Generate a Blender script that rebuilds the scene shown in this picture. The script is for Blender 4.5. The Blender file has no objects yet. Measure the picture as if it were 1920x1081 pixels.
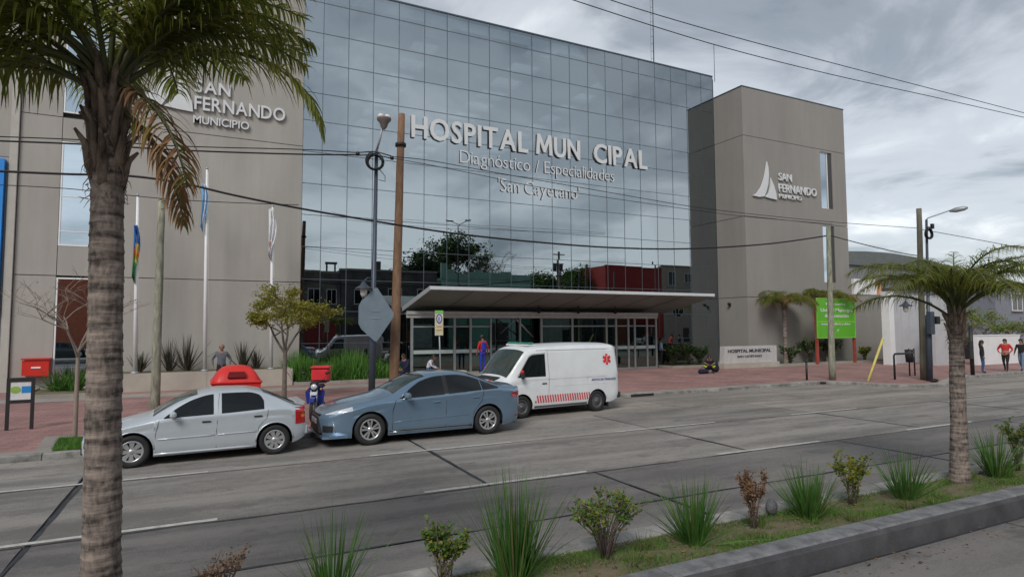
import bpy, bmesh, math, random
import numpy as np
from mathutils import Vector, Matrix
random.seed(7)
S = bpy.context.scene
COL = S.collection
PI = math.pi
rad = math.radians
# ---------------------------------------------------------------- camera
F_PX, YAW, PITCH, ROLL, H = 1144.1, rad(26.470), rad(3.641), rad(-0.252), 2.543
_f = np.array([math.sin(YAW)*math.cos(PITCH), math.cos(YAW)*math.cos(PITCH), math.sin(PITCH)])
_r = np.array([math.cos(YAW), -math.sin(YAW), 0.0]); _u = np.cross(_r, _f)
_r2 = _r*math.cos(ROLL)+_u*math.sin(ROLL); _u2 = np.cross(_r2, _f)
cam_d = bpy.data.cameras.new('camera'); cam = bpy.data.objects.new('camera', cam_d); COL.objects.link(cam)
cam_d.sensor_width = 36; cam_d.lens = 36*F_PX/1920; cam_d.clip_end = 3000; cam_d.clip_start = .05
cam.matrix_world = Matrix(((_r2[0], _u2[0], -_f[0], 0), (_r2[1], _u2[1], -_f[1], 0), (_r2[2], _u2[2], -_f[2], H), (0, 0, 0, 1)))
S.camera = cam
def _ray(x, y): return _f*F_PX+_r2*(x-960)-_u2*(y-540.5)
def PY(x, y, Y):                       # survey helper: point of the plane Y=const seen along that sight line
    d = _ray(x, y); return Vector(np.array([0, 0, H])+d*(Y/d[1]))
def PG(x, y, z=0.):
    d = _ray(x, y); return Vector(np.array([0, 0, H])+d*((z-H)/d[2]))
# ---------------------------------------------------------------- world: cloudy sky
SUN_EL, SUN_AZ = rad(42), rad(222)     # azimuth measured clockwise from +Y
w = bpy.data.worlds.new('World'); S.world = w; w.use_nodes = True
N, L = w.node_tree.nodes, w.node_tree.links
N.clear()
def nd(t, **k):
    n = N.new(t)
    for a, b in k.items(): setattr(n, a, b)
    return n
out = nd('ShaderNodeOutputWorld'); bg = nd('ShaderNodeBackground'); bg.inputs[1].default_value = .1
sky = nd('ShaderNodeTexSky', sky_type='NISHITA', sun_disc=False, sun_elevation=SUN_EL, sun_rotation=SUN_AZ)
tc = nd('ShaderNodeTexCoord'); sep = nd('ShaderNodeSeparateXYZ'); L.new(tc.outputs['Generated'], sep.inputs[0])
def mth(op, a, b=None, clamp=False):
    n = nd('ShaderNodeMath', operation=op, use_clamp=clamp)
    for i, v in enumerate((a, b)):
        if v is None: continue
        if isinstance(v, (int, float)): n.inputs[i].default_value = v
        else: L.new(v, n.inputs[i])
    return n.outputs[0]
zc = mth('ADD', mth('MAXIMUM', sep.outputs[2], 0.0), .16)
cx, cy = mth('DIVIDE', sep.outputs[0], zc), mth('DIVIDE', sep.outputs[1], zc)
cmb = nd('ShaderNodeCombineXYZ'); L.new(cx, cmb.inputs[0]); L.new(cy, cmb.inputs[1]); cmb.inputs[2].default_value = 2.3
def noise(scale, det, rough, dist):
    n = nd('ShaderNodeTexNoise'); L.new(cmb.outputs[0], n.inputs['Vector'])
    n.inputs['Scale'].default_value = scale; n.inputs['Detail'].default_value = det
    n.inputs['Roughness'].default_value = rough; n.inputs['Distortion'].default_value = dist
    return n.outputs['Fac']
n1 = noise(.62, 5, .5, .7); n2 = noise(1.7, 7, .58, .5)
def ramp(fac, st):
    r = nd('ShaderNodeValToRGB'); L.new(fac, r.inputs[0]); e = r.color_ramp.elements
    while len(e) < len(st): e.new(.5)
    for q, (p, c) in zip(e, st): q.position = p; q.color = (*c, 1)
    r.color_ramp.interpolation = 'EASE'
    return r.outputs[0]
mix12 = mth('ADD', mth('MULTIPLY', mth('SUBTRACT', mth('ADD', mth('MULTIPLY', n1, .60), mth('MULTIPLY', n2, .40)), .5), 1.15), .492)
# brighter low in the sky and towards +X (right of view), darker overhead
low = mth('SUBTRACT', 1.0, mth('MULTIPLY', mth('MAXIMUM', sep.outputs[2], 0.0), 2.0), True)
back = mth('MULTIPLY', mth('ADD', mth('MULTIPLY', sep.outputs[1], -.8), .15, True), .11)
side = mth('MULTIPLY', mth('ADD', sep.outputs[0], .1, True), .13)
val = mth('ADD', mth('ADD', mix12, mth('MULTIPLY', low, .15)), mth('MULTIPLY', side, 1.0))
val = mth('ADD', val, back)
cl = ramp(val, [(.40, (.85, 1.05, 1.25)), (.50, (1.35, 1.55, 1.75)), (.58, (2.1, 2.3, 2.5)), (.68, (4.0, 4.2, 4.4)), (.84, (7.0, 7.1, 7.2))])
blue = nd('ShaderNodeMix', data_type='RGBA'); blue.inputs['Factor'].default_value = .16
L.new(cl, blue.inputs[6]); L.new(sky.outputs[0], blue.inputs[7])
L.new(blue.outputs[2], bg.inputs[0]); L.new(bg.outputs[0], out.inputs[0])
sd = bpy.data.lights.new('sun', 'SUN'); sun = bpy.data.objects.new('sun', sd); COL.objects.link(sun)
sd.energy = 1.4; sd.angle = rad(24); sd.color = (1, .97, .92)
sv = Vector((math.sin(SUN_AZ)*math.cos(SUN_EL), math.cos(SUN_AZ)*math.cos(SUN_EL), math.sin(SUN_EL)))
sun.rotation_euler = (-sv).to_track_quat('-Z', 'Y').to_euler()
S.view_settings.view_transform = 'Standard'; S.view_settings.look = 'None'
S.view_settings.exposure = .74; S.view_settings.gamma = 1; S.view_settings.use_curve_mapping = False
S.cycles.max_bounces = 8; S.cycles.transparent_max_bounces = 14; S.cycles.caustics_reflective = False; S.cycles.caustics_refractive = False
try: S.cycles.use_denoising = True
except Exception: pass

# ---------------------------------------------------------------- materials
MATS = {}
def M(name, col, rough=.7, metal=0, var=.12, scale=3., bump=0., bscale=40., spec=.4, coat=0., col2=None, stretch=(1, 1, 1), rnd=0., trans=0., emis=None):
    if name in MATS: return MATS[name]
    m = bpy.data.materials.new(name); m.use_nodes = True; nt = m.node_tree; n = nt.nodes; l = nt.links
    b = n['Principled BSDF']; b.inputs['Roughness'].default_value = rough; b.inputs['Metallic'].default_value = metal
    b.inputs['Specular IOR Level'].default_value = spec; b.inputs['Coat Weight'].default_value = coat; b.inputs['Coat Roughness'].default_value = .05
    c1 = tuple(max(0, c*(1-var)) for c in col); c2 = col2 or tuple(min(1, c*(1+var)) for c in col)
    t = n.new('ShaderNodeTexCoord'); mp = n.new('ShaderNodeMapping'); mp.inputs['Scale'].default_value = stretch
    l.new(t.outputs['Object'], mp.inputs[0])
    nz = n.new('ShaderNodeTexNoise'); nz.inputs['Scale'].default_value = scale; nz.inputs['Detail'].default_value = 5; nz.inputs['Roughness'].default_value = .62
    l.new(mp.outputs[0], nz.inputs['Vector'])
    r = n.new('ShaderNodeValToRGB'); r.color_ramp.elements[0].position = .33; r.color_ramp.elements[1].position = .67
    r.color_ramp.elements[0].color = (*c1, 1); r.color_ramp.elements[1].color = (*c2, 1)
    l.new(nz.outputs['Fac'], r.inputs[0]); o = r.outputs[0]
    if rnd:
        oi = n.new('ShaderNodeObjectInfo'); mr = n.new('ShaderNodeMapRange'); mr.inputs[3].default_value = 1-rnd; mr.inputs[4].default_value = 1+rnd
        l.new(oi.outputs['Random'], mr.inputs[0]); vm = n.new('ShaderNodeVectorMath'); vm.operation = 'SCALE'
        l.new(o, vm.inputs[0]); l.new(mr.outputs[0], vm.inputs['Scale']); o = vm.outputs[0]
    l.new(o, b.inputs['Base Color'])
    if bump:
        nb = n.new('ShaderNodeTexNoise'); nb.inputs['Scale'].default_value = bscale; nb.inputs['Detail'].default_value = 6
        l.new(mp.outputs[0], nb.inputs['Vector'])
        bp = n.new('ShaderNodeBump'); bp.inputs['Strength'].default_value = bump; bp.inputs['Distance'].default_value = .02
        l.new(nb.outputs['Fac'], bp.inputs['Height']); l.new(bp.outputs[0], b.inputs['Normal'])
    if trans:
        tr = n.new('ShaderNodeBsdfTranslucent'); l.new(o, tr.inputs[0]); ms = n.new('ShaderNodeMixShader'); ms.inputs[0].default_value = trans
        l.new(b.outputs[0], ms.inputs[1]); l.new(tr.outputs[0], ms.inputs[2]); l.new(ms.outputs[0], n['Material Output'].inputs[0])
    if emis: b.inputs['Emission Color'].default_value = (*emis[0], 1); b.inputs['Emission Strength'].default_value = emis[1]
    MATS[name] = m; return m
def glass_mat(name, refl, thru, f0=.5, rough=0., wave=0.):
    m = bpy.data.materials.new(name); m.use_nodes = True; n = m.node_tree.nodes; l = m.node_tree.links
    n.remove(n['Principled BSDF']); g = n.new('ShaderNodeBsdfGlossy'); g.inputs[0].default_value = (*refl, 1); g.inputs['Roughness'].default_value = rough
    t = n.new('ShaderNodeBsdfTransparent'); t.inputs[0].default_value = (*thru, 1); ms = n.new('ShaderNodeMixShader')
    lw = n.new('ShaderNodeLayerWeight'); lw.inputs[0].default_value = .35; mr = n.new('ShaderNodeMapRange'); mr.inputs[3].default_value = f0; mr.inputs[4].default_value = 1
    l.new(lw.outputs['Fresnel'], mr.inputs[0]); l.new(mr.outputs[0], ms.inputs[0]); l.new(t.outputs[0], ms.inputs[1]); l.new(g.outputs[0], ms.inputs[2])
    l.new(ms.outputs[0], n['Material Output'].inputs[0])
    if wave:
        tc = n.new('ShaderNodeTexCoord'); nz = n.new('ShaderNodeTexNoise'); nz.inputs['Scale'].default_value = 1.1; nz.inputs['Detail'].default_value = 1
        l.new(tc.outputs['Object'], nz.inputs['Vector']); bp = n.new('ShaderNodeBump'); bp.inputs['Strength'].default_value = wave; bp.inputs['Distance'].default_value = .01
        l.new(nz.outputs['Fac'], bp.inputs['Height']); l.new(bp.outputs[0], g.inputs['Normal'])
    MATS[name] = m; return m

# ---------------------------------------------------------------- mesh building
def worldloc(o):
    v = Vector((0, 0, 0))
    while o is not None: v = v+o.location; o = o.parent
    return v
class MB:
    def __init__(s): s.v = []; s.f = []; s.m = []; s.sm = []
    def add(s, vs, fs, mi=0, sm=False):
        k = len(s.v); s.v += [tuple(v) for v in vs]; s.f += [tuple(k+i for i in f) for f in fs]; s.m += [mi]*len(fs); s.sm += [sm]*len(fs); return s
    def box(s, c, d, rz=0, mi=0, bev=0, rot=None):
        x, y, z = (q/2 for q in d)
        if bev:
            b = min(bev, x*.9, y*.9, z*.9); vs = []
            for sz in (-1, 1):
                for (sx, sy, ax) in ((-1, -1, 0), (-1, -1, 1), (1, -1, 1), (1, -1, 0), (1, 1, 0), (1, 1, 1), (-1, 1, 1), (-1, 1, 0)):
                    px, py = sx*(x-(b if ax else 0)), sy*(y-(0 if ax else b))
                    vs.append((px, py, sz*(z-b)))
            for sz in (-1, 1):
                for (sx, sy) in ((-1, -1), (1, -1), (1, 1), (-1, 1)): vs.append((sx*(x-b), sy*(y-b), sz*z))
            fs = [(i, (i+1) % 8, 8+(i+1) % 8, 8+i) for i in range(8)]
            fs += [(16, 19, 18, 17), (20, 21, 22, 23)]
            # bottom and top chamfer rings
            fs += [(0, 16, 1), (2, 17, 3), (4, 18, 5), (6, 19, 7), (1, 16, 17, 2), (3, 17, 18, 4), (5, 18, 19, 6), (7, 19, 16, 0)]
            fs += [(8, 9, 20), (10, 11, 21), (12, 13, 22), (14, 15, 23), (9, 10, 21, 20), (11, 12, 22, 21), (13, 14, 23, 22), (15, 8, 20, 23)]
        else:
            vs = [(a, b, cc) for cc in (-z, z) for (a, b) in ((-x, -y), (x, -y), (x, y), (-x, y))]
            fs = [(0, 3, 2, 1), (4, 5, 6, 7), (0, 1, 5, 4), (1, 2, 6, 5), (2, 3, 7, 6), (3, 0, 4, 7)]
        R = rot if rot is not None else Matrix.Rotation(rz, 3, 'Z')
        return s.add([R @ Vector(v)+Vector(c) for v in vs], fs, mi)
    def bb(s, x0, x1, y0, y1, z0, z1, mi=0, bev=0):
        return s.box(((x0+x1)/2, (y0+y1)/2, (z0+z1)/2), (abs(x1-x0), abs(y1-y0), abs(z1-z0)), mi=mi, bev=bev)
    def prism(s, pts, ax, a, b, mi=0):
        """polygon pts extruded along axis ax ('x','y','z') from a to b"""
        def mk(p, t): return {'x': (t, p[0], p[1]), 'y': (p[0], t, p[1]), 'z': (p[0], p[1], t)}[ax]
        n = len(pts); vs = [mk(p, a) for p in pts]+[mk(p, b) for p in pts]
        return s.add(vs, [tuple(range(n)), tuple(range(2*n-1, n-1, -1))]+[(i, i+n, (i+1) % n+n, (i+1) % n) for i in range(n)], mi)
    def tube(s, pts, rs, n=6, mi=0, cap=True, sm=True):
        pts = [Vector(p) for p in pts]; rs = rs if hasattr(rs, '__len__') else [rs]*len(pts)
        k = len(pts); vs = []; ref = None
        for i, p in enumerate(pts):
            d = (pts[min(i+1, k-1)]-pts[max(i-1, 0)]); d = d.normalized() if d.length > 1e-9 else Vector((0, 0, 1))
            if ref is None: ref = Vector((1, 0, 0)) if abs(d.x) < .9 else Vector((0, 1, 0))
            a = (ref-d*ref.dot(d)).normalized(); b = d.cross(a); ref = a
            vs += [p+(a*math.cos(2*PI*j/n)+b*math.sin(2*PI*j/n))*rs[i] for j in range(n)]
        fs = [(i*n+j, i*n+(j+1) % n, (i+1)*n+(j+1) % n, (i+1)*n+j) for i in range(k-1) for j in range(n)]
        s.add(vs, fs, mi, sm)
        if cap:
            kk = len(s.v)-k*n; s.f += [tuple(kk+j for j in range(n-1, -1, -1)), tuple(kk+(k-1)*n+j for j in range(n))]; s.m += [mi]*2; s.sm += [False]*2
        return s
    def lathe(s, prof, c=(0, 0, 0), axis='z', n=20, mi=0, sm=True, close=False):
        vs = []
        for (rr, h) in prof:
            for j in range(n):
                a = 2*PI*j/n; u, v = rr*math.cos(a), rr*math.sin(a)
                q = {'z': (u, v, h), 'y': (u, h, v), 'x': (h, u, v)}[axis]; vs.append(Vector(q)+Vector(c))
        k = len(prof); fs = [(i*n+j, i*n+(j+1) % n, (i+1)*n+(j+1) % n, (i+1)*n+j) for i in range(k-1) for j in range(n)]
        if close: fs += [((k-1)*n+j, (k-1)*n+(j+1) % n, (j+1) % n, j) for j in range(n)]
        return s.add(vs, fs, mi, sm)
    def ball(s, c, r, n=8, mi=0, sq=(1, 1, 1)):
        prof = [(math.sin(PI*i/n)*r, -math.cos(PI*i/n)*r) for i in range(n+1)]
        vs = []
        for (rr, h) in prof:
            for j in range(n): a = 2*PI*j/n; vs.append((c[0]+rr*math.cos(a)*sq[0], c[1]+rr*math.sin(a)*sq[1], c[2]+h*sq[2]))
        return s.add(vs, [(i*n+j, i*n+(j+1) % n, (i+1)*n+(j+1) % n, (i+1)*n+j) for i in range(n) for j in range(n)], mi, True)
    def grid(s, P, mi=0, sm=True, flip=False):
        a, b = len(P), len(P[0]); k = [v for r in P for v in r]
        fs = [(i*b+j, (i+1)*b+j, (i+1)*b+j+1, i*b+j+1) for i in range(a-1) for j in range(b-1)]
        if flip: fs = [f[::-1] for f in fs]
        return s.add(k, fs, mi, sm)
    def quad(s, a, b, c, d, mi=0): return s.add([a, b, c, d], [(0, 1, 2, 3)], mi)
    def build(s, name, mats, parent=None, loc=None, local=False):
        me = bpy.data.meshes.new(name)
        off = Vector((0, 0, 0)) if local else (worldloc(parent) if parent is not None else Vector((0, 0, 0)))+(Vector(loc) if (loc is not None and parent is None) else Vector((0, 0, 0)))
        me.from_pydata([tuple(Vector(v)-off) for v in s.v], [], s.f)
        for m in (mats if isinstance(mats, (list, tuple)) else [mats]): me.materials.append(m)
        if any(s.m): me.polygons.foreach_set('material_index', s.m)
        me.polygons.foreach_set('use_smooth', s.sm); me.update()
        o = bpy.data.objects.new(name, me); COL.objects.link(o); o.parent = parent
        if loc is not None: o.location = loc
        return o
def tag(o, label=None, cat=None, group=None, kind=None):
    if label: o['label'] = label
    if cat: o['category'] = cat
    if group: o['group'] = group
    if kind: o['kind'] = kind
    return o
def T(name, label, cat, loc=(0, 0, 0), group=None):
    o = bpy.data.objects.new(name, None); COL.objects.link(o); o.location = loc; o.empty_display_size = .2
    return tag(o, label, cat, group)
def copytree(root, loc=None, rz=None, label=None, group=None, sc=None, parent=None):
    r = root.copy(); COL.objects.link(r); r.parent = parent
    if loc is not None: r.location = loc
    if rz is not None: r.rotation_euler = (0, 0, rz)
    if sc is not None: r.scale = (sc, sc, sc)
    if label: r['label'] = label
    if group: r['group'] = group
    for ch in [c for c in root.children]: copytree(ch, parent=r)
    return r
def inst(me_obj, name, loc, parent=None, rot=None, sc=None):
    o = bpy.data.objects.new(name, me_obj.data); COL.objects.link(o); o.parent = parent
    o.location = Vector(loc)-(worldloc(parent) if parent is not None else Vector((0, 0, 0)))
    if rot: o.rotation_euler = rot
    if sc: o.scale = sc
    return o
def textmesh(body, size=1., extr=.02, bold=0., align='LEFT', spacing=1.):
    cu = bpy.data.curves.new('t', 'FONT'); cu.body = body; cu.size = size; cu.extrude = extr; cu.offset = bold; cu.align_x = align; cu.resolution_u = 3; cu.space_character = spacing
    o = bpy.data.objects.new('t', cu); COL.objects.link(o)
    bpy.context.view_layer.update()
    me = bpy.data.meshes.new_from_object(o.evaluated_get(bpy.context.evaluated_depsgraph_get()))
    bpy.data.objects.remove(o); bpy.data.curves.remove(cu); return me
def letter_m(extr):
    pts = [(0, 0), (.06, .73), (.20, .73), (.42, .30), (.64, .73), (.78, .73), (.84, 0), (.69, 0), (.655, .45), (.46, .08), (.38, .08), (.185, .45), (.15, 0)]
    n = len(pts); me = bpy.data.meshes.new('letter')
    me.from_pydata([(a, b, extr) for a, b in pts]+[(a, b, -extr) for a, b in pts], [], [tuple(range(n-1, -1, -1)), tuple(range(n, 2*n))]+[(i, (i+1) % n, (i+1) % n+n, i+n) for i in range(n)]); me.update(); return me
def lettering(name, body, x0, x1, y, z0, hgt, mat, parent=None, extr=.02, bold=.0, tilt=None, per=False, gapf=.12, rz=0, spacing=1.):
    """text in the X-Z plane facing -Y, fitted from x0 to x1 with cap height hgt"""
    mat4 = lambda sx, sz, dx: None
    def place(me, sx, sz, dx):
        for v in me.vertices: v.co = (v.co.x*sx+dx, -v.co.z, v.co.y*sz)
        me.materials.clear(); me.materials.append(mat); me.update()
    if not per:
        me = textmesh(body, 1, extr, bold, spacing=spacing); xs = [v.co.x for v in me.vertices]; mn, mx = min(xs), max(xs); sx = (x1-x0)/(mx-mn); sz = hgt/.73
        place(me, sx, sz, -mn*sx); o = bpy.data.objects.new(name, me); COL.objects.link(o); o.parent = parent; o['kind'] = 'stuff'
        o.location = Vector((x0, y, z0))-(worldloc(parent) if parent is not None else Vector((0, 0, 0))); return o
    ms = []; x = 0
    for ch in body:
        if ch == ' ': x += .30 if ch == ' ' else 0; ms.append(None); continue
        me = letter_m(extr) if (ch == 'M' and bold > .012) else textmesh(ch, 1, extr, bold); xs = [v.co.x for v in me.vertices]; mn, mx = min(xs), max(xs); ms.append((me, x-mn)); x += mx-mn+gapf
    tot = x-gapf; sx = (x1-x0)/tot; sz = hgt/.73
    for q in ms:
        if q is None: continue
        me, dx = q; place(me, sx, sz, 0); o = bpy.data.objects.new(name, me); COL.objects.link(o); o.parent = parent
        o.location = Vector((x0+dx*sx, y, z0))-(worldloc(parent) if parent is not None else Vector((0, 0, 0)))
def curve_pts(ctrl, n):
    """smooth monotone interpolation of (x,z) control points -> function"""
    xs = np.array([c[0] for c in ctrl], float); ys = np.array([c[1] for c in ctrl], float)
    d = np.diff(ys)/np.diff(xs); m = np.zeros(len(xs)); m[0], m[-1] = d[0], d[-1]
    for i in range(1, len(xs)-1): m[i] = 0 if d[i-1]*d[i] <= 0 else 2*d[i-1]*d[i]/(d[i-1]+d[i])
    def f(x):
        x = min(max(x, xs[0]), xs[-1]); i = min(max(int(np.searchsorted(xs, x))-1, 0), len(xs)-2); h = xs[i+1]-xs[i]; t = (x-xs[i])/h
        return float((2*t**3-3*t**2+1)*ys[i]+(t**3-2*t**2+t)*h*m[i]+(-2*t**3+3*t**2)*ys[i+1]+(t**3-t**2)*h*m[i+1])
    return f
# ================================================================ materials used widely
def road_mat(name, c1, c2, rnd):
    m = M(name, c1, .85, var=0., scale=.5, bump=.3, bscale=60, rnd=rnd); n = m.node_tree.nodes; l = m.node_tree.links
    r = [x for x in n if x.type == 'VALTORGB'][0]; mp = [x for x in n if x.type == 'MAPPING'][0]; t = [x for x in n if x.type == 'TEX_COORD'][0]
    def nz(sc, st, det=6, ro=.65):
        a = n.new('ShaderNodeMapping'); a.inputs['Scale'].default_value = st; l.new(t.outputs['Object'], a.inputs[0]); b = n.new('ShaderNodeTexNoise'); b.inputs['Scale'].default_value = sc; b.inputs['Detail'].default_value = det; b.inputs['Roughness'].default_value = ro; l.new(a.outputs[0], b.inputs[0]); return b.outputs['Fac']
    def ma(op, a, b):
        q = n.new('ShaderNodeMath'); q.operation = op
        for k, v in enumerate((a, b)):
            if isinstance(v, float): q.inputs[k].default_value = v
            else: l.new(v, q.inputs[k])
        return q.outputs[0]
    v = ma('ADD', ma('MULTIPLY', nz(1.0, (.22, .9, 1)), .55), ma('MULTIPLY', nz(9., (.6, 1, 1), 8, .75), .25)); v = ma('ADD', v, ma('MULTIPLY', nz(.9, (.06, 2.2, 1), 4, .5), .3))
    sp = ma('MULTIPLY', ma('SUBTRACT', nz(38., (1, 1, 1), 3, .8), .5), .35); v = ma('ADD', v, sp)
    st = ma('MULTIPLY', ma('MAXIMUM', ma('SUBTRACT', nz(1.6, (.5, 1, 1), 7, .7), .56), 0.0), -1.1); v = ma('ADD', v, st)
    l.new(v, r.inputs[0]); e = r.color_ramp.elements; e[0].position = .475; e[0].color = (*c2, 1); e[1].position = .62; e[1].color = (*c1, 1)
    return m
m_conc = road_mat('road_concrete', (.29, .268, .242), (.158, .147, .136), .11)
m_concD = road_mat('road_concrete_dark', (.195, .18, .168), (.115, .108, .104), .08)
m_concL = road_mat('bay_concrete', (.32, .285, .25), (.19, .17, .15), .08)
m_tar = M('tar', (.035, .037, .042), .6, var=.3, scale=6)
m_paint = M('road_paint', (.52, .5, .47), .7, var=.30, scale=9, bump=.1, col2=(.6, .58, .55))
m_kerb = M('kerb_concrete', (.26, .25, .235), .85, var=.42, scale=3.5, bump=.3, rnd=.12)
m_kerbM = M('median_kerb_concrete', (.165, .165, .17), .85, var=.4, scale=4, bump=.5, rnd=.12)
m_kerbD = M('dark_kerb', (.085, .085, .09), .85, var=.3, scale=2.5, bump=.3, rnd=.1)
m_wall = M('render_wall', (.345, .325, .297), .9, var=.07, scale=.5, bump=.12, bscale=70, stretch=(1, 1, .35))
m_tower = M('tower_wall', (.265, .25, .232), .9, var=.06, scale=.5, bump=.12, bscale=70, stretch=(1, 1, .35))
def streaks(m, amt=.16):
    n = m.node_tree.nodes; l = m.node_tree.links; b = n['Principled BSDF']; src = b.inputs['Base Color'].links[0].from_socket; t = [x for x in n if x.type == 'TEX_COORD'][0]
    a = n.new('ShaderNodeMapping'); a.inputs['Scale'].default_value = (2.6, 2.6, .12); l.new(t.outputs['Object'], a.inputs[0]); z = n.new('ShaderNodeTexNoise'); z.inputs['Scale'].default_value = 1; z.inputs['Detail'].default_value = 7; z.inputs['Roughness'].default_value = .7; l.new(a.outputs[0], z.inputs[0])
    z2 = n.new('ShaderNodeTexNoise'); z2.inputs['Scale'].default_value = .35; z2.inputs['Detail'].default_value = 4; l.new(t.outputs['Object'], z2.inputs[0]); ad = n.new('ShaderNodeMath'); ad.operation = 'ADD'; l.new(z.outputs['Fac'], ad.inputs[0]); l.new(z2.outputs['Fac'], ad.inputs[1])
    r = n.new('ShaderNodeMapRange'); r.inputs[1].default_value = .75; r.inputs[2].default_value = 1.25; r.inputs[3].default_value = 1-amt; r.inputs[4].default_value = 1+amt*.6; l.new(ad.outputs[0], r.inputs[0])
    v = n.new('ShaderNodeVectorMath'); v.operation = 'SCALE'; l.new(src, v.inputs[0]); l.new(r.outputs[0], v.inputs['Scale']); l.new(v.outputs[0], b.inputs['Base Color'])
streaks(m_wall, .08); streaks(m_tower, .06)
m_dark = M('dark_cladding', (.055, .053, .052), .6, var=.12, scale=1, bump=.1, stretch=(1, 1, .2))
m_black = M('shadow_gap', (.02, .02, .02), .9)
m_mull = M('mullion_grey', (.085, .11, .125), .4, metal=.3, var=.05)
m_alum = M('aluminium', (.50, .52, .53), .35, metal=.4, var=.05)
m_alumD = M('aluminium_dull', (.27, .29, .285), .45, metal=.3, var=.1)
m_white = M('white_paint', (.74, .74, .74), .5, var=.05, scale=2)
m_letter = M('letter_white', (.60, .61, .62), .45, var=.03)
m_glass = glass_mat('curtain_glass', (.70, .78, .82), (.42, .46, .47), .43, 0, .006)
m_glassV = glass_mat('vestibule_glass', (.62, .72, .70), (.48, .62, .58), .16)
m_glassW = glass_mat('window_glass', (.66, .76, .84), (.16, .2, .22), .66, 0, .003)
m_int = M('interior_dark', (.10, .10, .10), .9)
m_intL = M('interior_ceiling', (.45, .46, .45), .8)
m_tyre = M('tyre', (.022, .022, .023), .75, var=.2, scale=8, bump=.2)
m_rim = M('alloy', (.55, .56, .57), .25, metal=.7, var=.05)
m_rimD = M('wheel_dark', (.03, .03, .03), .7)
m_cglass = M('car_glass', (.010, .012, .013), .03, var=.1, spec=.5)
m_cglassG = M('windscreen_glass', (.028, .045, .042), .05, var=.3, scale=2, spec=.8)
m_trim = M('black_trim', (.02, .02, .022), .5, var=.1)
m_red = M('tail_lamp', (.42, .012, .012), .15, var=.15, scale=14, spec=.7)
m_orange = M('indicator_lamp', (.7, .25, .03), .2)
m_head = M('head_lamp', (.55, .58, .6), .1, var=.3, scale=16, spec=.8, coat=.5)
m_plate = M('number_plate', (.7, .7, .7), .5)
PZ = .10                                # pavement level
# ---------------------------------------------------------------- ground
g = MB(); g.bb(-700, 900, -700, 900, -1.2, -.06); tag(g.build('ground', M('ground_earth', (.16, .15, .13), .95, scale=.05)), kind='structure')
g = MB(); g.bb(-150, 320, -8, 19, -.3, -.028); road = g.build('road', m_tar); tag(road, kind='structure')
def slab(x0, x1, y0, y1, mat, z=0.0):
    q = MB(); gp = .022; cxm, cym = (x0+x1)/2, (y0+y1)/2
    n = 6
    ring = [];
    for (ax, ay, bx, by) in ((x0+gp, y0+gp, x1-gp, y0+gp), (x1-gp, y0+gp, x1-gp, y1-gp), (x1-gp, y1-gp, x0+gp, y1-gp), (x0+gp, y1-gp, x0+gp, y0+gp)):
        for k in range(n):
            t = k/n; j = random.uniform(0, .014)
            px, py = ax+(bx-ax)*t, ay+(by-ay)*t
            d = Vector((cxm-px, cym-py)).normalized()*j; ring.append((px+d.x, py+d.y))
    k = len(ring); zt = z+random.uniform(-.0015, .0015)
    q.add([(a, b, zt) for a, b in ring]+[(a, b, -.05) for a, b in ring], [tuple(range(k))]+[(i, i+k, (i+1) % k+k, (i+1) % k) for i in range(k)])
    return q.build('concrete_slab', mat, road)
XJ = [-19.8, -13.8, -7.85, -1.85, 4.15, 10.0, 16.0, 22.0, 28.0, 34.0, 40.0, 46.0, 52.0, 58.0, 64.0, 76, 100, 140, 200, 320]
XJ2 = [-19.8, -13.0, -6.8, -1.85, 6.15, 12.6, 19.0, 25.0, 31, 37, 43, 49, 55, 61, 67, 80, 110, 150, 210, 320]
for a, b in zip(XJ[:-1], XJ[1:]):
    slab(a, b, 9.15, 12.25, m_conc)
    slab(a, b, 12.25, 14.9, m_conc if a < 16 else m_concL)
for a, b in zip(XJ2[:-1], XJ2[1:]):
    slab(a, b, 7.22, 9.15, m_concD); slab(a, b, 6.05, 7.22, m_concD)
for a, b in zip([2.0, 7.5, 13.5, 19.5], [7.5, 13.5, 19.5, 25.4]): slab(a, b, 14.9, 18.3, m_concL)
for a, b in zip([25.4, 32, 40, 52, 70], [32, 40, 52, 70, 120]): slab(a, b, 14.9, 17.6, m_concL)
for a, b in zip([-20, -9, 0.5, 9.3, 18, 28, 40], [-9, .5, 9.3, 18, 28, 40, 80]):
    slab(a, b, -7.9, -3.4, m_conc); slab(a, b, -3.4, .6, m_conc); slab(a, b, .6, 4.40, m_concD)
# wobbling tar seams over the joints
def seam(x0, y0, x1, y1, wd, seg=.35, wig=.02):
    q = MB(); L_ = math.hypot(x1-x0, y1-y0); n = max(2, int(L_/seg)); dx, dy = (x1-x0)/L_, (y1-y0)/L_
    o = 0; A = []; Bp = []
    for i in range(n+1):
        t = i/n; o = o*.7+random.uniform(-wig, wig); wv = wd*random.uniform(.45, 1.1)/2
        px, py = x0+(x1-x0)*t-dy*o, y0+(y1-y0)*t+dx*o
        A.append((px-dy*wv, py+dx*wv, .0045)); Bp.append((px+dy*wv, py-dx*wv, .0045))
    q.grid([A, Bp], sm=False); q.build('tar_seam', m_tar, road)
for x in XJ[1:13]: seam(x, 9.15, x+.05, 12.25, .075)
for x in (-1.85, 4.15, 10.0): seam(x, 12.25, x, 14.9, .03)
for x in XJ2[2:12]: seam(x, 6.1, x, 9.15, .055)
for yy, wd in ((9.12, .05), (7.22, .05), (12.22, .025)):
    for k in range(12): seam(-12+k*5, yy, -7+k*5, yy, wd)
seam(10.2, .9, 16, -1.2, .03, .3, .06)
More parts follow.
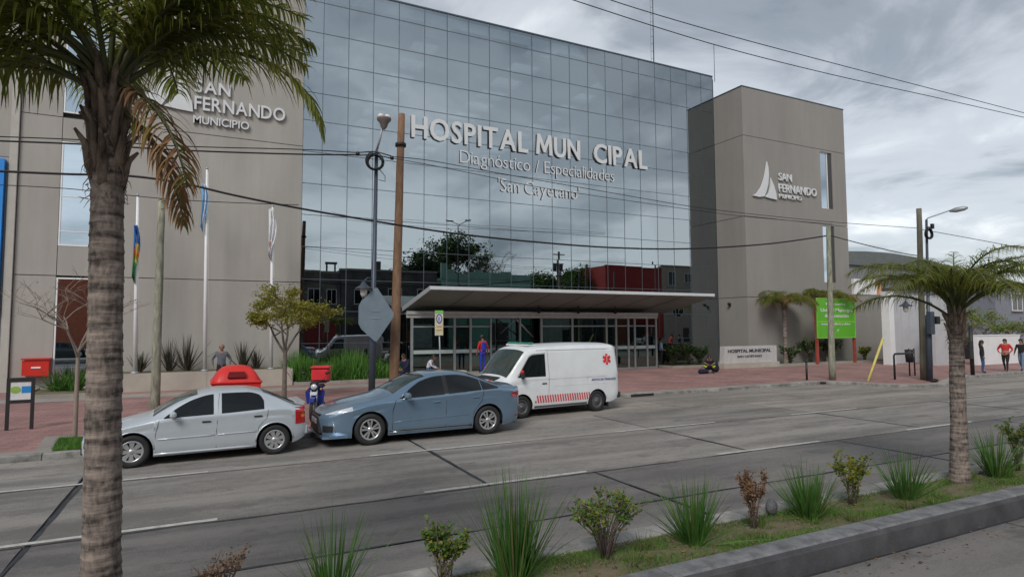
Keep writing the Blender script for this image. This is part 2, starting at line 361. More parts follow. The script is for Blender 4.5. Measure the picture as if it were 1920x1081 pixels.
# lane dashes (real positions read off the street survey)
def dash(x0, x1, y, wd=.10):
    q = MB(); n = 14; A = []; Bp = []
    for i in range(n+1):
        x = x0+(x1-x0)*i/n; A.append((x, y+wd/2+random.uniform(-.007, .007), .006)); Bp.append((x, y-wd/2+random.uniform(-.007, .007), .006))
    q.grid([A, Bp], sm=False, flip=True); q.build('lane_dash', m_paint, road)
for a, b in (((0, 1030), (408, 978)), ((795, 922), (1102, 884)), ((1342, 851), (1545, 828)), ((1705, 806), (1825, 790))):
    dash(max(-6.5, PG(*a).x) if a[0] else -5, PG(*b).x, 9.23)
for x in (23.5, 29.5, 35.5): dash(x, x+3.6, 9.23)
for a, b in (((0, 925), (390, 888)), ((695, 855), (960, 829)), ((1152, 809), (1345, 792)), ((1480, 777), (1605, 765))):
    dash(PG(*a).x if a[0] else -6, PG(*b).x, 12.32, .09)
for x in (23, 29.5, 36): dash(x, x+3.6, 12.32, .09)
# ---------------------------------------------------------------- kerbs and pavements
KL = [(-60, 14.95), (-20, 14.95), (2.2, 14.98), (3.0, 16.0), (4.3, 17.5), (6, 18.1), (24.3, 18.15), (25.0, 17.5), (25.5, 15.6), (26.3, 15.05), (28.3, 15.0), (30, 15.7), (33, 16.8), (60, 17.2), (120, 17.4)]
m_tile = bpy.data.materials.new('pavement_tiles'); m_tile.use_nodes = True
def tile_mat(m, c1, c2, mort, sx, sy, scale_noise=.5):
    n = m.node_tree.nodes; l = m.node_tree.links; b = n['Principled BSDF']; b.inputs['Roughness'].default_value = .85
    t = n.new('ShaderNodeTexCoord'); br = n.new('ShaderNodeTexBrick'); br.inputs['Scale'].default_value = 1; br.inputs['Brick Width'].default_value = sx; br.inputs['Row Height'].default_value = sy
    br.inputs['Mortar Size'].default_value = .012; br.inputs['Color1'].default_value = (*c1, 1); br.inputs['Color2'].default_value = (*c2, 1); br.inputs['Mortar'].default_value = (*mort, 1)
    l.new(t.outputs['Object'], br.inputs['Vector']); nz = n.new('ShaderNodeTexNoise'); nz.inputs['Scale'].default_value = scale_noise; nz.inputs['Detail'].default_value = 8; nz.inputs['Roughness'].default_value = .7
    l.new(t.outputs['Object'], nz.inputs['Vector']); mr = n.new('ShaderNodeMapRange'); mr.inputs[1].default_value = .3; mr.inputs[2].default_value = .7; mr.inputs[3].default_value = .68; mr.inputs[4].default_value = 1.25
    l.new(nz.outputs['Fac'], mr.inputs[0]); vm = n.new('ShaderNodeVectorMath'); vm.operation = 'SCALE'; l.new(br.outputs['Color'], vm.inputs[0]); l.new(mr.outputs[0], vm.inputs['Scale']); l.new(vm.outputs[0], b.inputs['Base Color'])
    bp = n.new('ShaderNodeBump'); bp.inputs['Distance'].default_value = .01; bp.inputs['Strength'].default_value = .6; l.new(br.outputs['Fac'], bp.inputs['Height']); bp.invert = True; l.new(bp.outputs[0], b.inputs['Normal'])
tile_mat(m_tile, (.36, .19, .17), (.28, .155, .14), (.20, .145, .13), .4, .2)
m_border = M('pavement_concrete', (.30, .27, .24), .9, var=.18, scale=.8, bump=.3, bscale=50)
def offs(pl, d):
    r = []
    for i, p in enumerate(pl):
        a = Vector(pl[max(i-1, 0)]); b = Vector(pl[min(i+1, len(pl)-1)]); t = (b-a).normalized(); r.append((p[0]-t.y*d, p[1]+t.x*d))
    return r
K1, K2 = offs(KL, .15), offs(KL, .55)
def strip(name, A, Bq, z, mat, depth=.12):
    q = MB(); n = len(A)
    q.add([(a[0], a[1], z) for a in A]+[(b[0], b[1], z) for b in Bq], [(i, i+1, n+i+1, n+i) for i in range(n-1)])
    q.add([(a[0], a[1], z) for a in A]+[(a[0], a[1], z-depth) for a in A], [(i, n+i, n+i+1, i+1) for i in range(n-1)])
    o = q.build(name, mat); return tag(o, kind='structure')
strip('pavement', K2, [(p[0], 70) for p in K2], PZ, m_tile)
strip('pavement_border', K1, K2, PZ+.002, m_border)
kb = MB(); n = len(KL); kb.add([(a[0], a[1], PZ-.02) for a in offs(KL, .02)]+[(b[0], b[1], PZ-.02) for b in K1], [(i, i+1, n+i+1, n+i) for i in range(n-1)])
kb.add([(a[0], a[1], PZ-.02) for a in offs(KL, .02)]+[(a[0], a[1], -.06) for a in offs(KL, .02)], [(i, n+i, n+i+1, i+1) for i in range(n-1)])
kerb = tag(kb.build('kerb', m_kerb), kind='structure')
def lay(pl, piece, wd, z0, z1, parent, mat, name='kerb_stone', xlim=(-12, 62), inward=.0):
    for (a, b) in zip(pl[:-1], pl[1:]):
        a, b = Vector(a), Vector(b); Ls = (b-a).length; n = max(1, round(Ls/piece)); d = (b-a)/n; t = d.normalized(); nn = Vector((-t.y, t.x))
        for i in range(n):
            c = a+d*(i+.5)+nn*(wd/2)
            if not xlim[0] < c.x < xlim[1]: continue
            q = MB(); q.box((c.x, c.y, (z0+z1)/2+random.uniform(-.003, .003)), (d.length-.012, wd, z1-z0), rz=math.atan2(t.y, t.x), bev=.012); q.build(name, mat, parent)
lay(KL, 1.0, .15, -.04, PZ+.012, kerb, m_kerb)
# drain slots in the kerb
for px, py in ((1195, 741), (1545, 718)):
    p = PG(px, py); q = MB(); q.bb(p.x-.5, p.x+.5, 18.06, 18.2, .005, .09); tag(q.build('drain_slot', m_black, kerb))
# near side pavement behind the viewer
g = MB(); g.bb(-80, 160, -16, -8, -.3, PZ); tag(g.build('near_pavement', M('old_tiles', (.22, .2, .18), .9, scale=1.5)), kind='structure')
# ---------------------------------------------------------------- median
m_soil = M('soil', (.27, .20, .145), .95, var=.25, scale=2.2, bump=.8, bscale=14, col2=(.10, .11, .045))
q = MB(); NX, NY = 150, 7; P = []
for i in range(NX):
    x = -8+i*.36; P.append([(x, 4.74+.84*j/(NY-1), .205+random.uniform(-.022, .022)-.03*abs(j-3)/3) for j in range(NY)])
q.grid(P, flip=True); q.bb(-8, 45, 4.7, 5.6, -.05, .15); median = tag(q.build('median_bed', m_soil), kind='structure')
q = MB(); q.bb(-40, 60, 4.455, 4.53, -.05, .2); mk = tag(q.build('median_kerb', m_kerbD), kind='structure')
x = -11.1
while x < 45:
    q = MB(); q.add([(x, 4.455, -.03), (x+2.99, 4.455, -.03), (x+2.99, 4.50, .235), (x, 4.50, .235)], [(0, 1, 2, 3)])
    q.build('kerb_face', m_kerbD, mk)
    q = MB(); q.prism([(4.50, .236), (4.525, .252), (4.745, .252), (4.76, .236), (4.76, .1), (4.50, .1)], 'x', x, x+2.988); q.build('kerb_stone', m_kerbM, mk); x += 3
x = -10
while x < 45:
    q = MB(); q.bb(x, x+1.99, 5.57, 5.86, -.05, .215, bev=.015); q.build('kerb_stone', m_kerb, mk); x += 2
q = MB(); q.bb(-20, 80, 5.86, 6.05, -.1, .004); q.build('gutter', m_border, mk)

# ================================================================ hospital
hosp = T('hospital_building', 'large hospital with mirrored glass front, beige concrete wing, entrance canopy and square tower', 'building', (14, 33, 0))
GY = 30.5
XC = [3.9, 4.81, 6.04, 7.3, 8.63, 10.03, 11.31, 12.58, 13.83, 15.13, 16.55, 17.83, 19.1, 20.41, 21.7, 23.01, 24.3, 25.6, 26.93, 28.27, 29.56, 30.62]
ZR = [0.1, 1.82, 3.36, 4.9, 6.46, 8.01, 9.54, 11.11, 12.66, 14.06, 15.59, 17.12, 18.68, 19.62]
for i in range(len(XC)-1):
    for j in range(len(ZR)-1):
        x0, x1, z0, z1 = XC[i], XC[i+1], ZR[j], ZR[j+1]; hx, hz = (x1-x0)/2-.012, (z1-z0)/2-.012
        q = MB(); q.box((0, 0, 0), (2*hx, .02, 2*hz)); o = q.build('glass_panel', m_glass, hosp, local=True)
        o.location = Vector(((x0+x1)/2, GY, (z0+z1)/2))-hosp.location; o.rotation_euler = (random.gauss(0, .0011), 0, random.gauss(0, .0011))
for x in XC: q = MB(); q.bb(x-.014, x+.014, GY-.02, GY+.12, .1, 19.62); q.build('mullion', m_mull, hosp)
for z in ZR: q = MB(); q.bb(3.90, 30.62, GY-.022, GY+.1, z-.014, z+.014); q.build('transom', m_mull, hosp)
q = MB(); q.bb(3.88, 30.63, GY-.05, GY+.35, 19.62, 19.7); q.build('parapet_cap', m_mull, hosp)
# interior shell: floors, back wall, roof with skylight openings
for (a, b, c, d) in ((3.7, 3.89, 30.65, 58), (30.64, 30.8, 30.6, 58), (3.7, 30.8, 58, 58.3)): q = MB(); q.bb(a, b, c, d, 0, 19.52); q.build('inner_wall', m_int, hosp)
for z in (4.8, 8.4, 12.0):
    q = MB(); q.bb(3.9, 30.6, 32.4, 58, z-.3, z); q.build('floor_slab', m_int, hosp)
RZ = 18.9
sky_x = [(10.2, 11.8), (16.6, 18.6), (23.0, 24.6)]
xs = 3.9; q = MB()
for (a, b) in sky_x+[(30.6, 30.6)]:
    if a > xs: q.bb(xs, a, 31.0, 58, RZ, RZ+.25)
    xs = b
for yb in range(11):
    y0 = 32+yb*2.4
    for (a, b) in sky_x: q.bb(a, b, y0, y0+.8, RZ-.02, RZ+.23)
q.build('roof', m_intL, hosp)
# left wing: wall panels with open joints over a dark backing
LW = 30.35
q = MB(); q.bb(-6.94, 3.88, LW+.14, LW+.35, 0, 24.4); q.build('wall_backing', m_black, hosp)
def panel(x0, x1, z0, z1, y0=LW, th=.13, mat=m_wall): q = MB(); q.bb(x0+.012, x1-.012, y0, y0+th, z0+.016, z1-.016); return q.build('wall_panel', mat, hosp)
WX0, WX1 = -5.56, -3.91
for z0, z1 in ((0, 4.72), (4.72, 11.28), (11.28, 17.85), (17.85, 24.4)): panel(-6.94, WX0, z0, z1); panel(WX1, 3.89, z0, z1)
panel(WX0, WX1, 4.72, 5.95); panel(WX0, WX1, 10.28, 11.28); panel(WX0, WX1, 16, 17.85); panel(WX0, WX1, 17.85, 24.4)
def window(x0, x1, z0, z1, y, nb=0, bars=(), fm=None, pane=m_glassW, par=None, dep=.1):
    par = par or hosp; fm = fm or m_white; q = MB(); t = .06
    q.bb(x0, x0+t, y, y+dep, z0, z1); q.bb(x1-t, x1, y, y+dep, z0, z1); q.bb(x0+t, x1-t, y, y+dep, z1-t, z1); q.bb(x0+t, x1-t, y, y+dep, z0, z0+t)
    for z in bars: q.bb(x0+t, x1-t, y+.01, y+dep-.01, z-.02, z+.02)
    w_ = q.build('window', fm, par)
    q = MB(); q.bb(x0+t, x1-t, y+.045, y+.055, z0+t, z1-t); q.build('pane', pane, w_)
    q = MB(); q.bb(x0+t, x1-t, y+dep+.02, y+dep+.03, z0+t, z1-t); q.build('blind', m_int, w_)
    return w_
window(WX0, WX1, 5.95, 10.28, LW+.02, bars=(6.55, 8.0)); window(WX0, WX1, 11.49, 16, LW+.02, bars=(13.7,)); window(WX0, WX1, .15, 4.65, LW+.02)
# pilaster and neighbouring wall at the far left, blue cladding
q = MB(); q.bb(-7.22, -6.96, LW-.12, LW+.4, 0, 24.4); q.build('pilaster', M('pale_pilaster', (.42, .40, .36), .9, var=.06), hosp)
panel(-12, -7.23, 0, 9.4, LW+.05); panel(-12, -7.23, 9.4, 24.4, LW+.05)
q = MB(); q.bb(-12, -7.33, LW-.25, LW+.04, 3.16, 9.26); q.bb(-12, -7.47, LW-.25, LW+.04, .3, 3.15); tag(q.build('cladding_panel', M('blue_cladding', (.02, .22, .62), .5, var=.05), hosp), 'bright blue cladding panel')
# small lamp fixings
for px, py in ((1370, 571),):
    p = Vector((30.6, 29.41, 3.96)); q = MB(); q.box((p.x-.06, p.y, p.z), (.14, .16, .1)); q.box((p.x-.12, p.y-.02, p.z+.06), (.1, .2, .12), rot=Matrix.Rotation(.5, 3, 'Y')); q.build('wall_spotlight', m_black, hosp)
# ---- tower
TX0, TX1, TY, TZ = 30.65, 40.74, 28.0, 18.1
q = MB(); q.bb(TX0+.12, TX1-.12, TY+.12, TY+9, 0, TZ-.1); q.build('tower_core', m_black, hosp)
TJ = [0, 4.41, 9.6, 14.88, TZ]
WA, WB = 38.05, 39.28
for z0, z1 in zip(TJ[:-1], TJ[1:]):
    q = MB(); q.bb(TX0, TX0+.1, TY, 30.46, z0+.016, z1-.016); q.build('tower_panel', m_tower, hosp)
    q = MB(); q.bb(TX1-.1, TX1, TY, 37, z0+.016, z1-.016); q.build('tower_panel', m_tower, hosp)
def tp(x0, x1, z0, z1): q = MB(); q.bb(x0, x1, TY-.004, TY+.1, z0+.016, z1-.016); q.build('tower_panel', m_tower, hosp)
tp(TX0+.1, TX1-.1, 0, 4.41)
for (z0, z1, a, b) in ((4.41, 9.6, 5.56, 9.53), (9.6, 14.88, 10.73, 14.72)):
    tp(TX0+.1, WA, z0, z1); tp(WB, TX1-.1, z0, z1); tp(WA, WB, z0, a+.016); tp(WA, WB, b-.016, z1)
tp(TX0+.1, TX1-.1, 14.88, TZ)
window(WA, WB-.42, 10.73, 14.72, TY+.05); q = MB(); q.bb(WB-.42, WB, TY+.05, TY+.2, 10.73, 14.72); q.build('window_reveal', m_dark, hosp)
window(WA, WB-.42, 5.56, 9.53, TY+.05, bars=(7.2,)); q = MB(); q.bb(WB-.42, WB, TY+.05, TY+.2, 5.56, 9.53); q.build('window_reveal', m_dark, hosp)
q = MB(); q.bb(TX0-.03, TX1+.03, TY-.03, 37.1, TZ, TZ+.06); q.build('tower_cap', m_mull, hosp)
# ---- canopy
CX0, CX1 = 8.87, 25.79
m_soff = M('canopy_soffit', (.25, .30, .27), .35, var=.12, scale=.7, spec=.4)
q = MB(); q.prism([(26, 4.40), (26, 4.215), (30.35, 3.40), (30.35, 3.60)], 'x', CX0+.01, CX1-.01, 0); cb = q.build('canopy', m_soff, hosp)
q = MB(); q.bb(CX0-.03, CX1+.03, 25.94, 25.998, 4.25, 4.40); q.build('fascia', M('fascia_white', (.58, .60, .61), .4, var=.05), cb)
for xa, xb in ((CX0-.03, CX0+.008), (CX1-.008, CX1+.03)): q = MB(); q.prism([(25.999, 4.41), (30.36, 3.61), (30.36, 3.38), (25.999, 4.205)], 'x', xa, xb); q.build('canopy_edge', m_alum, cb)
for x in np.arange(CX0+2.1, CX1-1, 2.1):
    q = MB(); q.prism([(26.05, 4.203), (30.3, 3.404), (30.3, 3.392), (26.05, 4.19)], 'x', x-.010, x+.010); q.build('soffit_seam', m_mull, cb)
for x in (15.9, 18.4, 20.9):
    q = MB(); q.ball((x, 28.7, 3.40), .12, 8); q.tube([(x, 28.7, 3.42), (x, 28.7, 3.70)], .03); q.build('canopy_lamp', m_black, cb)
# ---- vestibule
VY, VX0, VX1 = 29.0, 8.98, 24.15
q = MB(); q.bb(VX0-.3, VX1+.05, VY-.09, VY+.05, 3.20, 3.36); q.bb(VX0-.3, VX1+.05, VY-.02, VY+.06, 3.03, 3.19); vb = q.build('door_head_beam', M('beam_grey', (.42, .42, .40), .4, metal=.2), hosp)
m_green = M('green_tint_post', (.38, .48, .41), .5)
posts = [772, 852, 882, 920, 975, 1015, 1073, 1137, 1155, 1178, 1190, 1213, 1230]
pxs = [PY(px, 640, VY).x for px in posts]
for i, x in enumerate(pxs):
    wd = .045 if i in (3, 4) else .06
    q = MB(); q.bb(x-wd, x+wd, VY-.05, VY+.05, PZ, 3.02); q.build('door_post', m_alumD, hosp)
for a, b in zip(pxs[:-1], pxs[1:]):
    if a > pxs[3]-.1 and b < pxs[5]+.1: continue          # open doorway
    q = MB(); q.bb(a+.06, b-.06, VY-.008, VY+.008, PZ+.1, 3.01); q.build('glass_pane', m_glassV, hosp)
    for z0, z1 in ((PZ, PZ+.1), (2.56, 2.63)): q = MB(); q.bb(a+.06, b-.06, VY-.03, VY+.03, z0, z1); q.build('door_rail', m_alumD, hosp)
    q = MB(); q.bb(a+.07, b-.07, VY-.014, VY-.010, 1.26, 1.44); q.build('frosted_band', M('frosted_band', (.36, .43, .41), .5), hosp)
for px, pxw in ((866, 12), (1044, 10), (1168, 9)):
    p0, p1 = PY(px-pxw, 640, 29.25), PY(px+pxw, 640, 29.25); q = MB(); q.bb(p0.x, p1.x, 29.25, 29.5, PZ, 3.2); q.build('inner_column', m_green, hosp)
q = MB(); q.bb(VX0, VX1, VY+.1, GY-.04, 3.24, 3.30); q.build('vestibule_ceiling', m_intL, hosp)
for xg in (VX0-.1, VX1+.02): q = MB(); q.bb(xg, xg+.06, VY+.05, GY-.05, PZ, 3.2); q.build('side_glass', m_glassV, hosp)
q = MB(); q.tube([PY(968, 598, 29.3), PY(1000, 632, 29.6)], .045); q.build('brace_rod', m_alum, hosp)
q = MB(); q.tube([PY(968, 598, 29.3), PY(938, 625, 29.6)], .012); q.build('brace_rod', m_alum, hosp)
q = MB(); q.bb(10.4, 14.2, 26.6, 28.9, PZ-.02, .34, bev=.02); q.build('entrance_step', m_border, hosp)
q = MB(); q.bb(10.4, 14.2, 26.2, 26.59, PZ-.02, .22, bev=.02); q.build('entrance_step', m_border, hosp)
# ---- lettering
for word, x0, x1 in (('HOSPITAL', 9.29, 16.20), ('MUN', 16.74, 19.72), ('CIPAL', 20.72, 24.78)):
    lettering('letter', word, x0, x1, 30.40, 12.52, 1.20, m_letter, hosp, extr=.045, bold=.02, per=True, gapf=.10)
lettering('letter', 'Diagnóstico / Especialidades', 12.03, 22.24, 30.43, 11.46, .76, m_letter, hosp, extr=.015, bold=-.010, per=True, gapf=.075)
lettering('letter', "'San Cayetano'", 14.33, 19.68, 30.43, 10.12, .80, m_letter, hosp, extr=.015, bold=-.006, per=True, gapf=.08)
lettering('letter', 'SAN', -.78, .67, LW-.08, 13.14, .58, m_letter, hosp, extr=.05, bold=.015, per=True, gapf=.09)
lettering('letter', 'FERNANDO', -.78, 3.05, LW-.08, 12.35, .63, m_letter, hosp, extr=.05, bold=.015, per=True, gapf=.09)
lettering('letter', 'MUNICIPIO', -.81, 1.49, LW-.08, 11.71, .37, m_letter, hosp, extr=.05, bold=.01, per=True, gapf=.09)
lettering('lettering', 'SAN', 33.75, 35.0, TY-.08, 12.22, .52, m_letter, hosp, extr=.04, bold=.015)
lettering('lettering', 'FERNANDO', 33.72, 37.45, TY-.08, 11.45, .56, m_letter, hosp, extr=.04, bold=.015)
lettering('lettering', 'MUNICIPIO', 33.75, 35.9, TY-.08, 11.02, .30, m_letter, hosp, extr=.04, bold=.01)
def sails(x, y, z, s):
    for pts in ([(0, .10), (.35, .30), (.75, .75), (1.05, 1.35), (1.25, 2.05), (1.36, 2.5), (1.48, 2.1), (1.50, 1.6), (1.42, 1.0), (1.25, .55), (1.05, .15), (.55, .06)],
                [(1.12, .12), (1.45, .42), (1.60, .85), (1.66, 1.45), (1.95, .95), (2.14, .45), (2.18, .02), (1.6, .06)]):
        q = MB(); q.prism([(x+a*s, z+b*s) for a, b in pts], 'y', y, y+.08); q.build('sail_emblem', m_letter, hosp)
sails(31.3, TY-.12, 10.85, 1.0); sails(-3.16, LW-.12, 12.18, 1.07)
# ---- roof antenna masts
for px, ytop, label, lad in ((1226, -40, 'tall thin lattice mast rising from the roof edge of the glass front', True), (1340, 84, 'short thin rod mast at the right corner of the glass roof', False)):
    base = PY(px, 120 if lad else 147, 31.0); top = PY(px, ytop, 31.0)
    an = T('antenna_mast', label, 'antenna', (base.x, 31.0, 19.62))
    q = MB(); q.tube([(base.x, 31.0, 19.62), (base.x, 31.0, top.z)], .035 if lad else .02, 6); q.build('mast_tube', m_mull, an)
    if lad:
        q = MB(); q.tube([(base.x-.22, 31.0, 19.720000000000002), (base.x-.22, 31.0, top.z)], .012, 4)
        for z in np.arange(20.2, top.z, .5): q.tube([(base.x-.22, 31.0, z), (base.x, 31.0, z)], .012, 4)
        q.build('mast_ladder', m_mull, an)
# ================================================================ houses across the street (seen mirrored in the glass) and walls to the right
def rect_window(par, x0, x1, z0, z1, y, s=1, fm=None, pane=None, nx=2):
    """window on a wall whose outer face is y; s=+1 looks to +Y, -1 to -Y"""
    fm = fm or m_white; q = MB(); t = .07; a, b = (y, y+.07*s) if s > 0 else (y+.07*s, y)
    q.bb(x0, x0+t, a, b, z0, z1); q.bb(x1-t, x1, a, b, z0, z1); q.bb(x0+t, x1-t, a, b, z1-t, z1); q.bb(x0+t, x1-t, a, b, z0, z0+t)
    for k in range(1, nx): xm = x0+(x1-x0)*k/nx; q.bb(xm-.03, xm+.03, a, b, z0+t, z1-t)
    w_ = q.build('window', fm, par); q = MB(); q.bb(x0+t, x1-t, y+.01*s, y+.03*s, z0+t, z1-t); q.build('pane', pane or m_cglass, w_)
    q = MB(); q.bb(x0-.08, x1+.08, min(y, y+.16*s), max(y, y+.16*s), z0-.08, z0-.002); q.build('sill', m_border, w_)
OY = -14.6
def house(name, label, x0, x1, h, mat, wins=(), doors=(), parapet=.25, dep=11, roofm=None, y=OY, steps=None):
    t = T(name, label, 'building', ((x0+x1)/2, y-dep/2, 0))
    q = MB(); q.bb(x0, x1, y-dep, y, 0, h); q.build('wall', mat, t)
    q = MB(); q.bb(x0-.05, x1+.05, y-.25, y+.12, h, h+parapet); q.build('parapet', roofm or m_border, t)
    q = MB(); q.bb(x0, x1, y-dep, y-.26, h, h+.04); q.build('roof', m_kerbD, t)
    for (a, b, c, d) in wins: rect_window(t, a, b, c, d, y)
    for (a, b, c, d, mt) in doors:
        q = MB(); q.bb(a, b, y, y+.06, c, d); dd = q.build('door', mt, t); q = MB(); q.bb(b-.25, b-.18, y+.06, y+.12, 1.0, 1.15); q.build('handle', m_alum, dd)
    return t
m_brickr = M('old_brick', (.66, .20, .11), .9, var=.3, scale=6, bump=.4, bscale=12)
m_plast = M('old_plaster', (.15, .13, .115), .9, var=.45, scale=.7, bump=.3)
m_plast2 = M('grey_plaster', (.10, .095, .09), .9, var=.4, scale=.6)
m_mint = M('mint_paint', (.25, .42, .34), .8, var=.1, scale=.6)
m_redw = M('red_paint_wall', (.30, .035, .03), .8, var=.12, scale=.8)
m_sand = M('sand_wall', (.36, .31, .25), .9, var=.12)
m_shut = M('red_shutter', (.25, .03, .03), .6, var=.2, scale=4); m_door = M('dark_door', (.03, .028, .026), .6)
house('brick_house', 'red brick house with dark doorway reflected in the tall window behind the palm', -22, -5, 8.6, m_brickr, wins=[(-19, -17, 5, 7), (-8.5, -7, 5, 6.8)], doors=[(-17, -14, 0, 3, m_door), (-10, -8, 0, 2.6, m_door)])
house('low_house', 'low grey plastered house reflected at the left edge of the glass', -4.9, 9.8, 6.8, m_plast2, wins=[(-3, -1.4, 1, 2.6), (3, 4.6, 1, 2.6)], doors=[(0, 1.2, 0, 2.2, m_door), (6.5, 8.6, 0, 2.8, m_shut)])
t = house('shop_house', 'weathered plaster shop with red shutters and roof tank reflected in the left glass', 9.9, 14.4, 9.2, m_plast, wins=[(10.6, 12, 5.6, 7.4), (12.8, 14, 5.6, 7.4)], doors=[(10.4, 12.2, .2, 3.4, m_shut), (12.5, 14.1, .2, 3.4, m_shut)])
q = MB(); [q.bb(a, a+.18, OY-2, OY-1.8, 9.4, 10.5) for a in (13.2, 14.2)]; q.bb(13.1, 14.5, OY-2.1, OY-1.6, 10.5, 10.75); q.build('tank_frame', m_plast2, t)
t = house('workshop_house', 'dark grey flat roofed house with small chimney reflected above the entrance canopy', 14.5, 26.6, 9.6, m_plast2, wins=[(16, 18, 5.6, 7.4), (20, 22, 5.6, 7.4), (24, 25.6, 5.6, 7.4)], doors=[(15.2, 17.6, 0, 3, m_door), (19, 20.2, 0, 2.4, m_door), (22, 25, 0, 3, M('awning_white', (.5, .5, .5)))])
q = MB(); q.bb(18.5, 19.7, OY-2, OY-1, 9.6, 11); q.build('chimney', m_plast, t)
t = house('mint_building', 'mint green building with stepped parapet reflected above the canopy', 27.2, 40.5, 9.0, m_mint, wins=[(29, 31, 5, 6.8), (33, 35, 5, 6.8), (37, 39, 5, 6.8)], doors=[(28, 30, 0, 2.8, m_door), (34, 37, 0, 3, m_door)], roofm=m_mint)
q = MB()
for a, b, z in ((27.2, 28.0, 11.0), (28.0, 29.2, 10.4), (32, 33, 10.2), (36, 37.5, 10.1)): q.bb(a, b, OY-.3, OY+.02, 9.25, z)
q.bb(27.2, 40.5, OY-.2, OY+.0, 9.26, 9.9); q.build('stepped_parapet', m_mint, t)
house('white_cottage', 'small white flat roofed house reflected beside the transformer pole', 40.8, 45.5, 7.6, M('cottage_white', (.42, .42, .4), .9), wins=[(42, 43.4, 4.6, 6.2)], doors=[(43.9, 45, 0, 2.2, m_door)])
house('garage_row', 'low grey garage row with dark doors reflected between the trees and the red wall', 45.8, 53, 6.0, m_plast2, doors=[(46.2, 48.8, 0, 2.6, m_door), (49.6, 52.2, 0, 2.6, m_door)])
t = house('red_warehouse', 'tall red painted warehouse side wall reflected at the right of the glass', 53.1, 64.0, 11.7, m_redw, doors=[(55, 58, 0, 3, m_door)], parapet=.12, roofm=m_redw)
t = house('sand_house', 'sand coloured two storey house with dark windows reflected beside the red warehouse', 64.1, 77, 12.1, m_sand, wins=[(65.4, 67.2, 9, 11.3), (69, 70.6, 9.6, 11.1), (72.5, 74, 9.6, 11.1), (66, 68, 4, 6), (70, 72, 4, 6)], doors=[(68.4, 69.6, 0, 2.3, m_door)], parapet=.35, roofm=m_kerbD)
# transformer pole and street lamps on that side
def pole_thing(x, y, h, lab, r=.13, tr=False):
    t = T('transformer_pole' if tr else 'utility_pole', lab, 'pole', (x, y, PZ)); q = MB(); q.tube([(x, y, PZ), (x, y, h)], [r, r*.75], 8); q.build('shaft', m_plast2, t)
    if tr:
        for zz in (h-.4, h-1.6, h-2.6): q = MB(); q.bb(x-.9, x+.9, y-.06, y+.06, zz-.06, zz+.06); q.build('crossarm', m_plast2, t)
        for sx in (-.5, .5): q = MB(); q.lathe([(0, -.5), (.25, -.5), (.28, .4), (0, .5)], (x+sx, y, h-2.1), n=10); q.build('transformer', m_kerbD, t)
    return t
pole_thing(42.8, -10.6, 12.8, 'dark concrete pole with transformers reflected right of the mint building', .2, True)
pole_thing(50.5, -8.8, 10.2, 'short dark pole reflected before the left half of the red warehouse'); pole_thing(57.8, -8.8, 12.2, 'taller dark pole reflected before the right half of the red warehouse')
t = T('street_lamp', 'double armed street lamp reflected above the round tree in the glass', 'street lamp', (27.4, -8.8, PZ))
q = MB(); q.tube([(27.4, -8.8, PZ), (27.4, -8.8, 15.4)], [.12, .07], 8); q.build('lamp_post', m_kerbD, t)
for sg in (-1, 1):
    q = MB(); q.tube([(27.4, -8.8, 15.3), (27.4+sg*.9, -8.8, 15.7+sg*.1)], .04); a = q.build('lamp_arm', m_kerbD, t); q = MB(); q.box((27.4+sg*1.2, -8.8, 15.8+sg*.12), (.8, .25, .15), bev=.04); q.build('lamp_head', m_kerbD, a)
# ---------------- to the right of the tower
def wallthing(name, lab, x0, x1, y0, y1, h, mat, cap=None):
    t = T(name, lab, 'wall', ((x0+x1)/2, (y0+y1)/2, 0)); q = MB(); q.bb(x0, x1, y0, y1, 0, h); q.build('wall_body', mat, t)
    q = MB(); q.bb(x0-.02, x1+.02, y0-.03, y1+.03, h, h+.06); q.build('coping', cap or m_border, t); return t
h1 = PY(1625, 553, 28).z
wallthing('boundary_wall', 'plain beige boundary wall running on from the right side of the tower', 40.76, 46.5, 28.0, 28.3, h1, m_tower)
p = PY(1659, 600, 24.0); hz = PY(1663, 548, 24.0).z
wallthing('gate_pier', 'slim white pier at the corner of the pale gate wall', p.x, PY(1668, 600, 24).x, 23.7, 24.2, hz, m_white, m_white)
m_gate = M('pale_gate', (.46, .46, .47), .6, var=.06, scale=1.2)
tw = wallthing('gate_wall', 'pale grey sheet metal gate wall behind the wooden pole and bicycle rail', PY(1668.5, 600, 24).x, PY(1757, 600, 24).x, 23.9, 24.1, hz-.12, m_white)
x = PY(1669, 600, 24).x+.05
for k in range(9): q = MB(); q.bb(x+k*.86, x+k*.86+.83, 23.86, 23.9, .15, hz-.14); q.build('sheet_panel', m_gate, tw)
# warehouse behind
t = T('warehouse', 'long grey warehouse with a low curved roof behind the gate wall', 'building', (64, 55, 0))
pts = []
zt = PY(1690, 487, 45).z
for k in range(13): a = k/12; pts.append((54+34*a, zt-.9+1.6*math.sin(PI*a)**.8))
q = MB(); q.bb(54, 88, 45.1, 70, 0, zt-.95); q.build('wall', M('warehouse_grey', (.20, .205, .215), .8, var=.1), t)
q = MB(); q.prism(pts+[(88, zt-1.0), (54, zt-1.0)], 'y', 44.8, 70.3); q.build('roof', M('roof_dark', (.12, .135, .13), .6, var=.15), t)
for k in range(6): rect_window(t, 57+k*5, 58.6+k*5, 3.0, 4.4, 45.08, -1)
t = T('office_block', 'blue grey office block at the far right beyond the side street', 'building', (100, 45, 0))
zb = PY(1900, 535, 33).z; xa = PY(1868, 600, 33).x
q = MB(); q.bb(xa, xa+60, 33, 60, 0, zb); q.build('wall', M('office_grey', (.20, .215, .25), .8, var=.08), t)
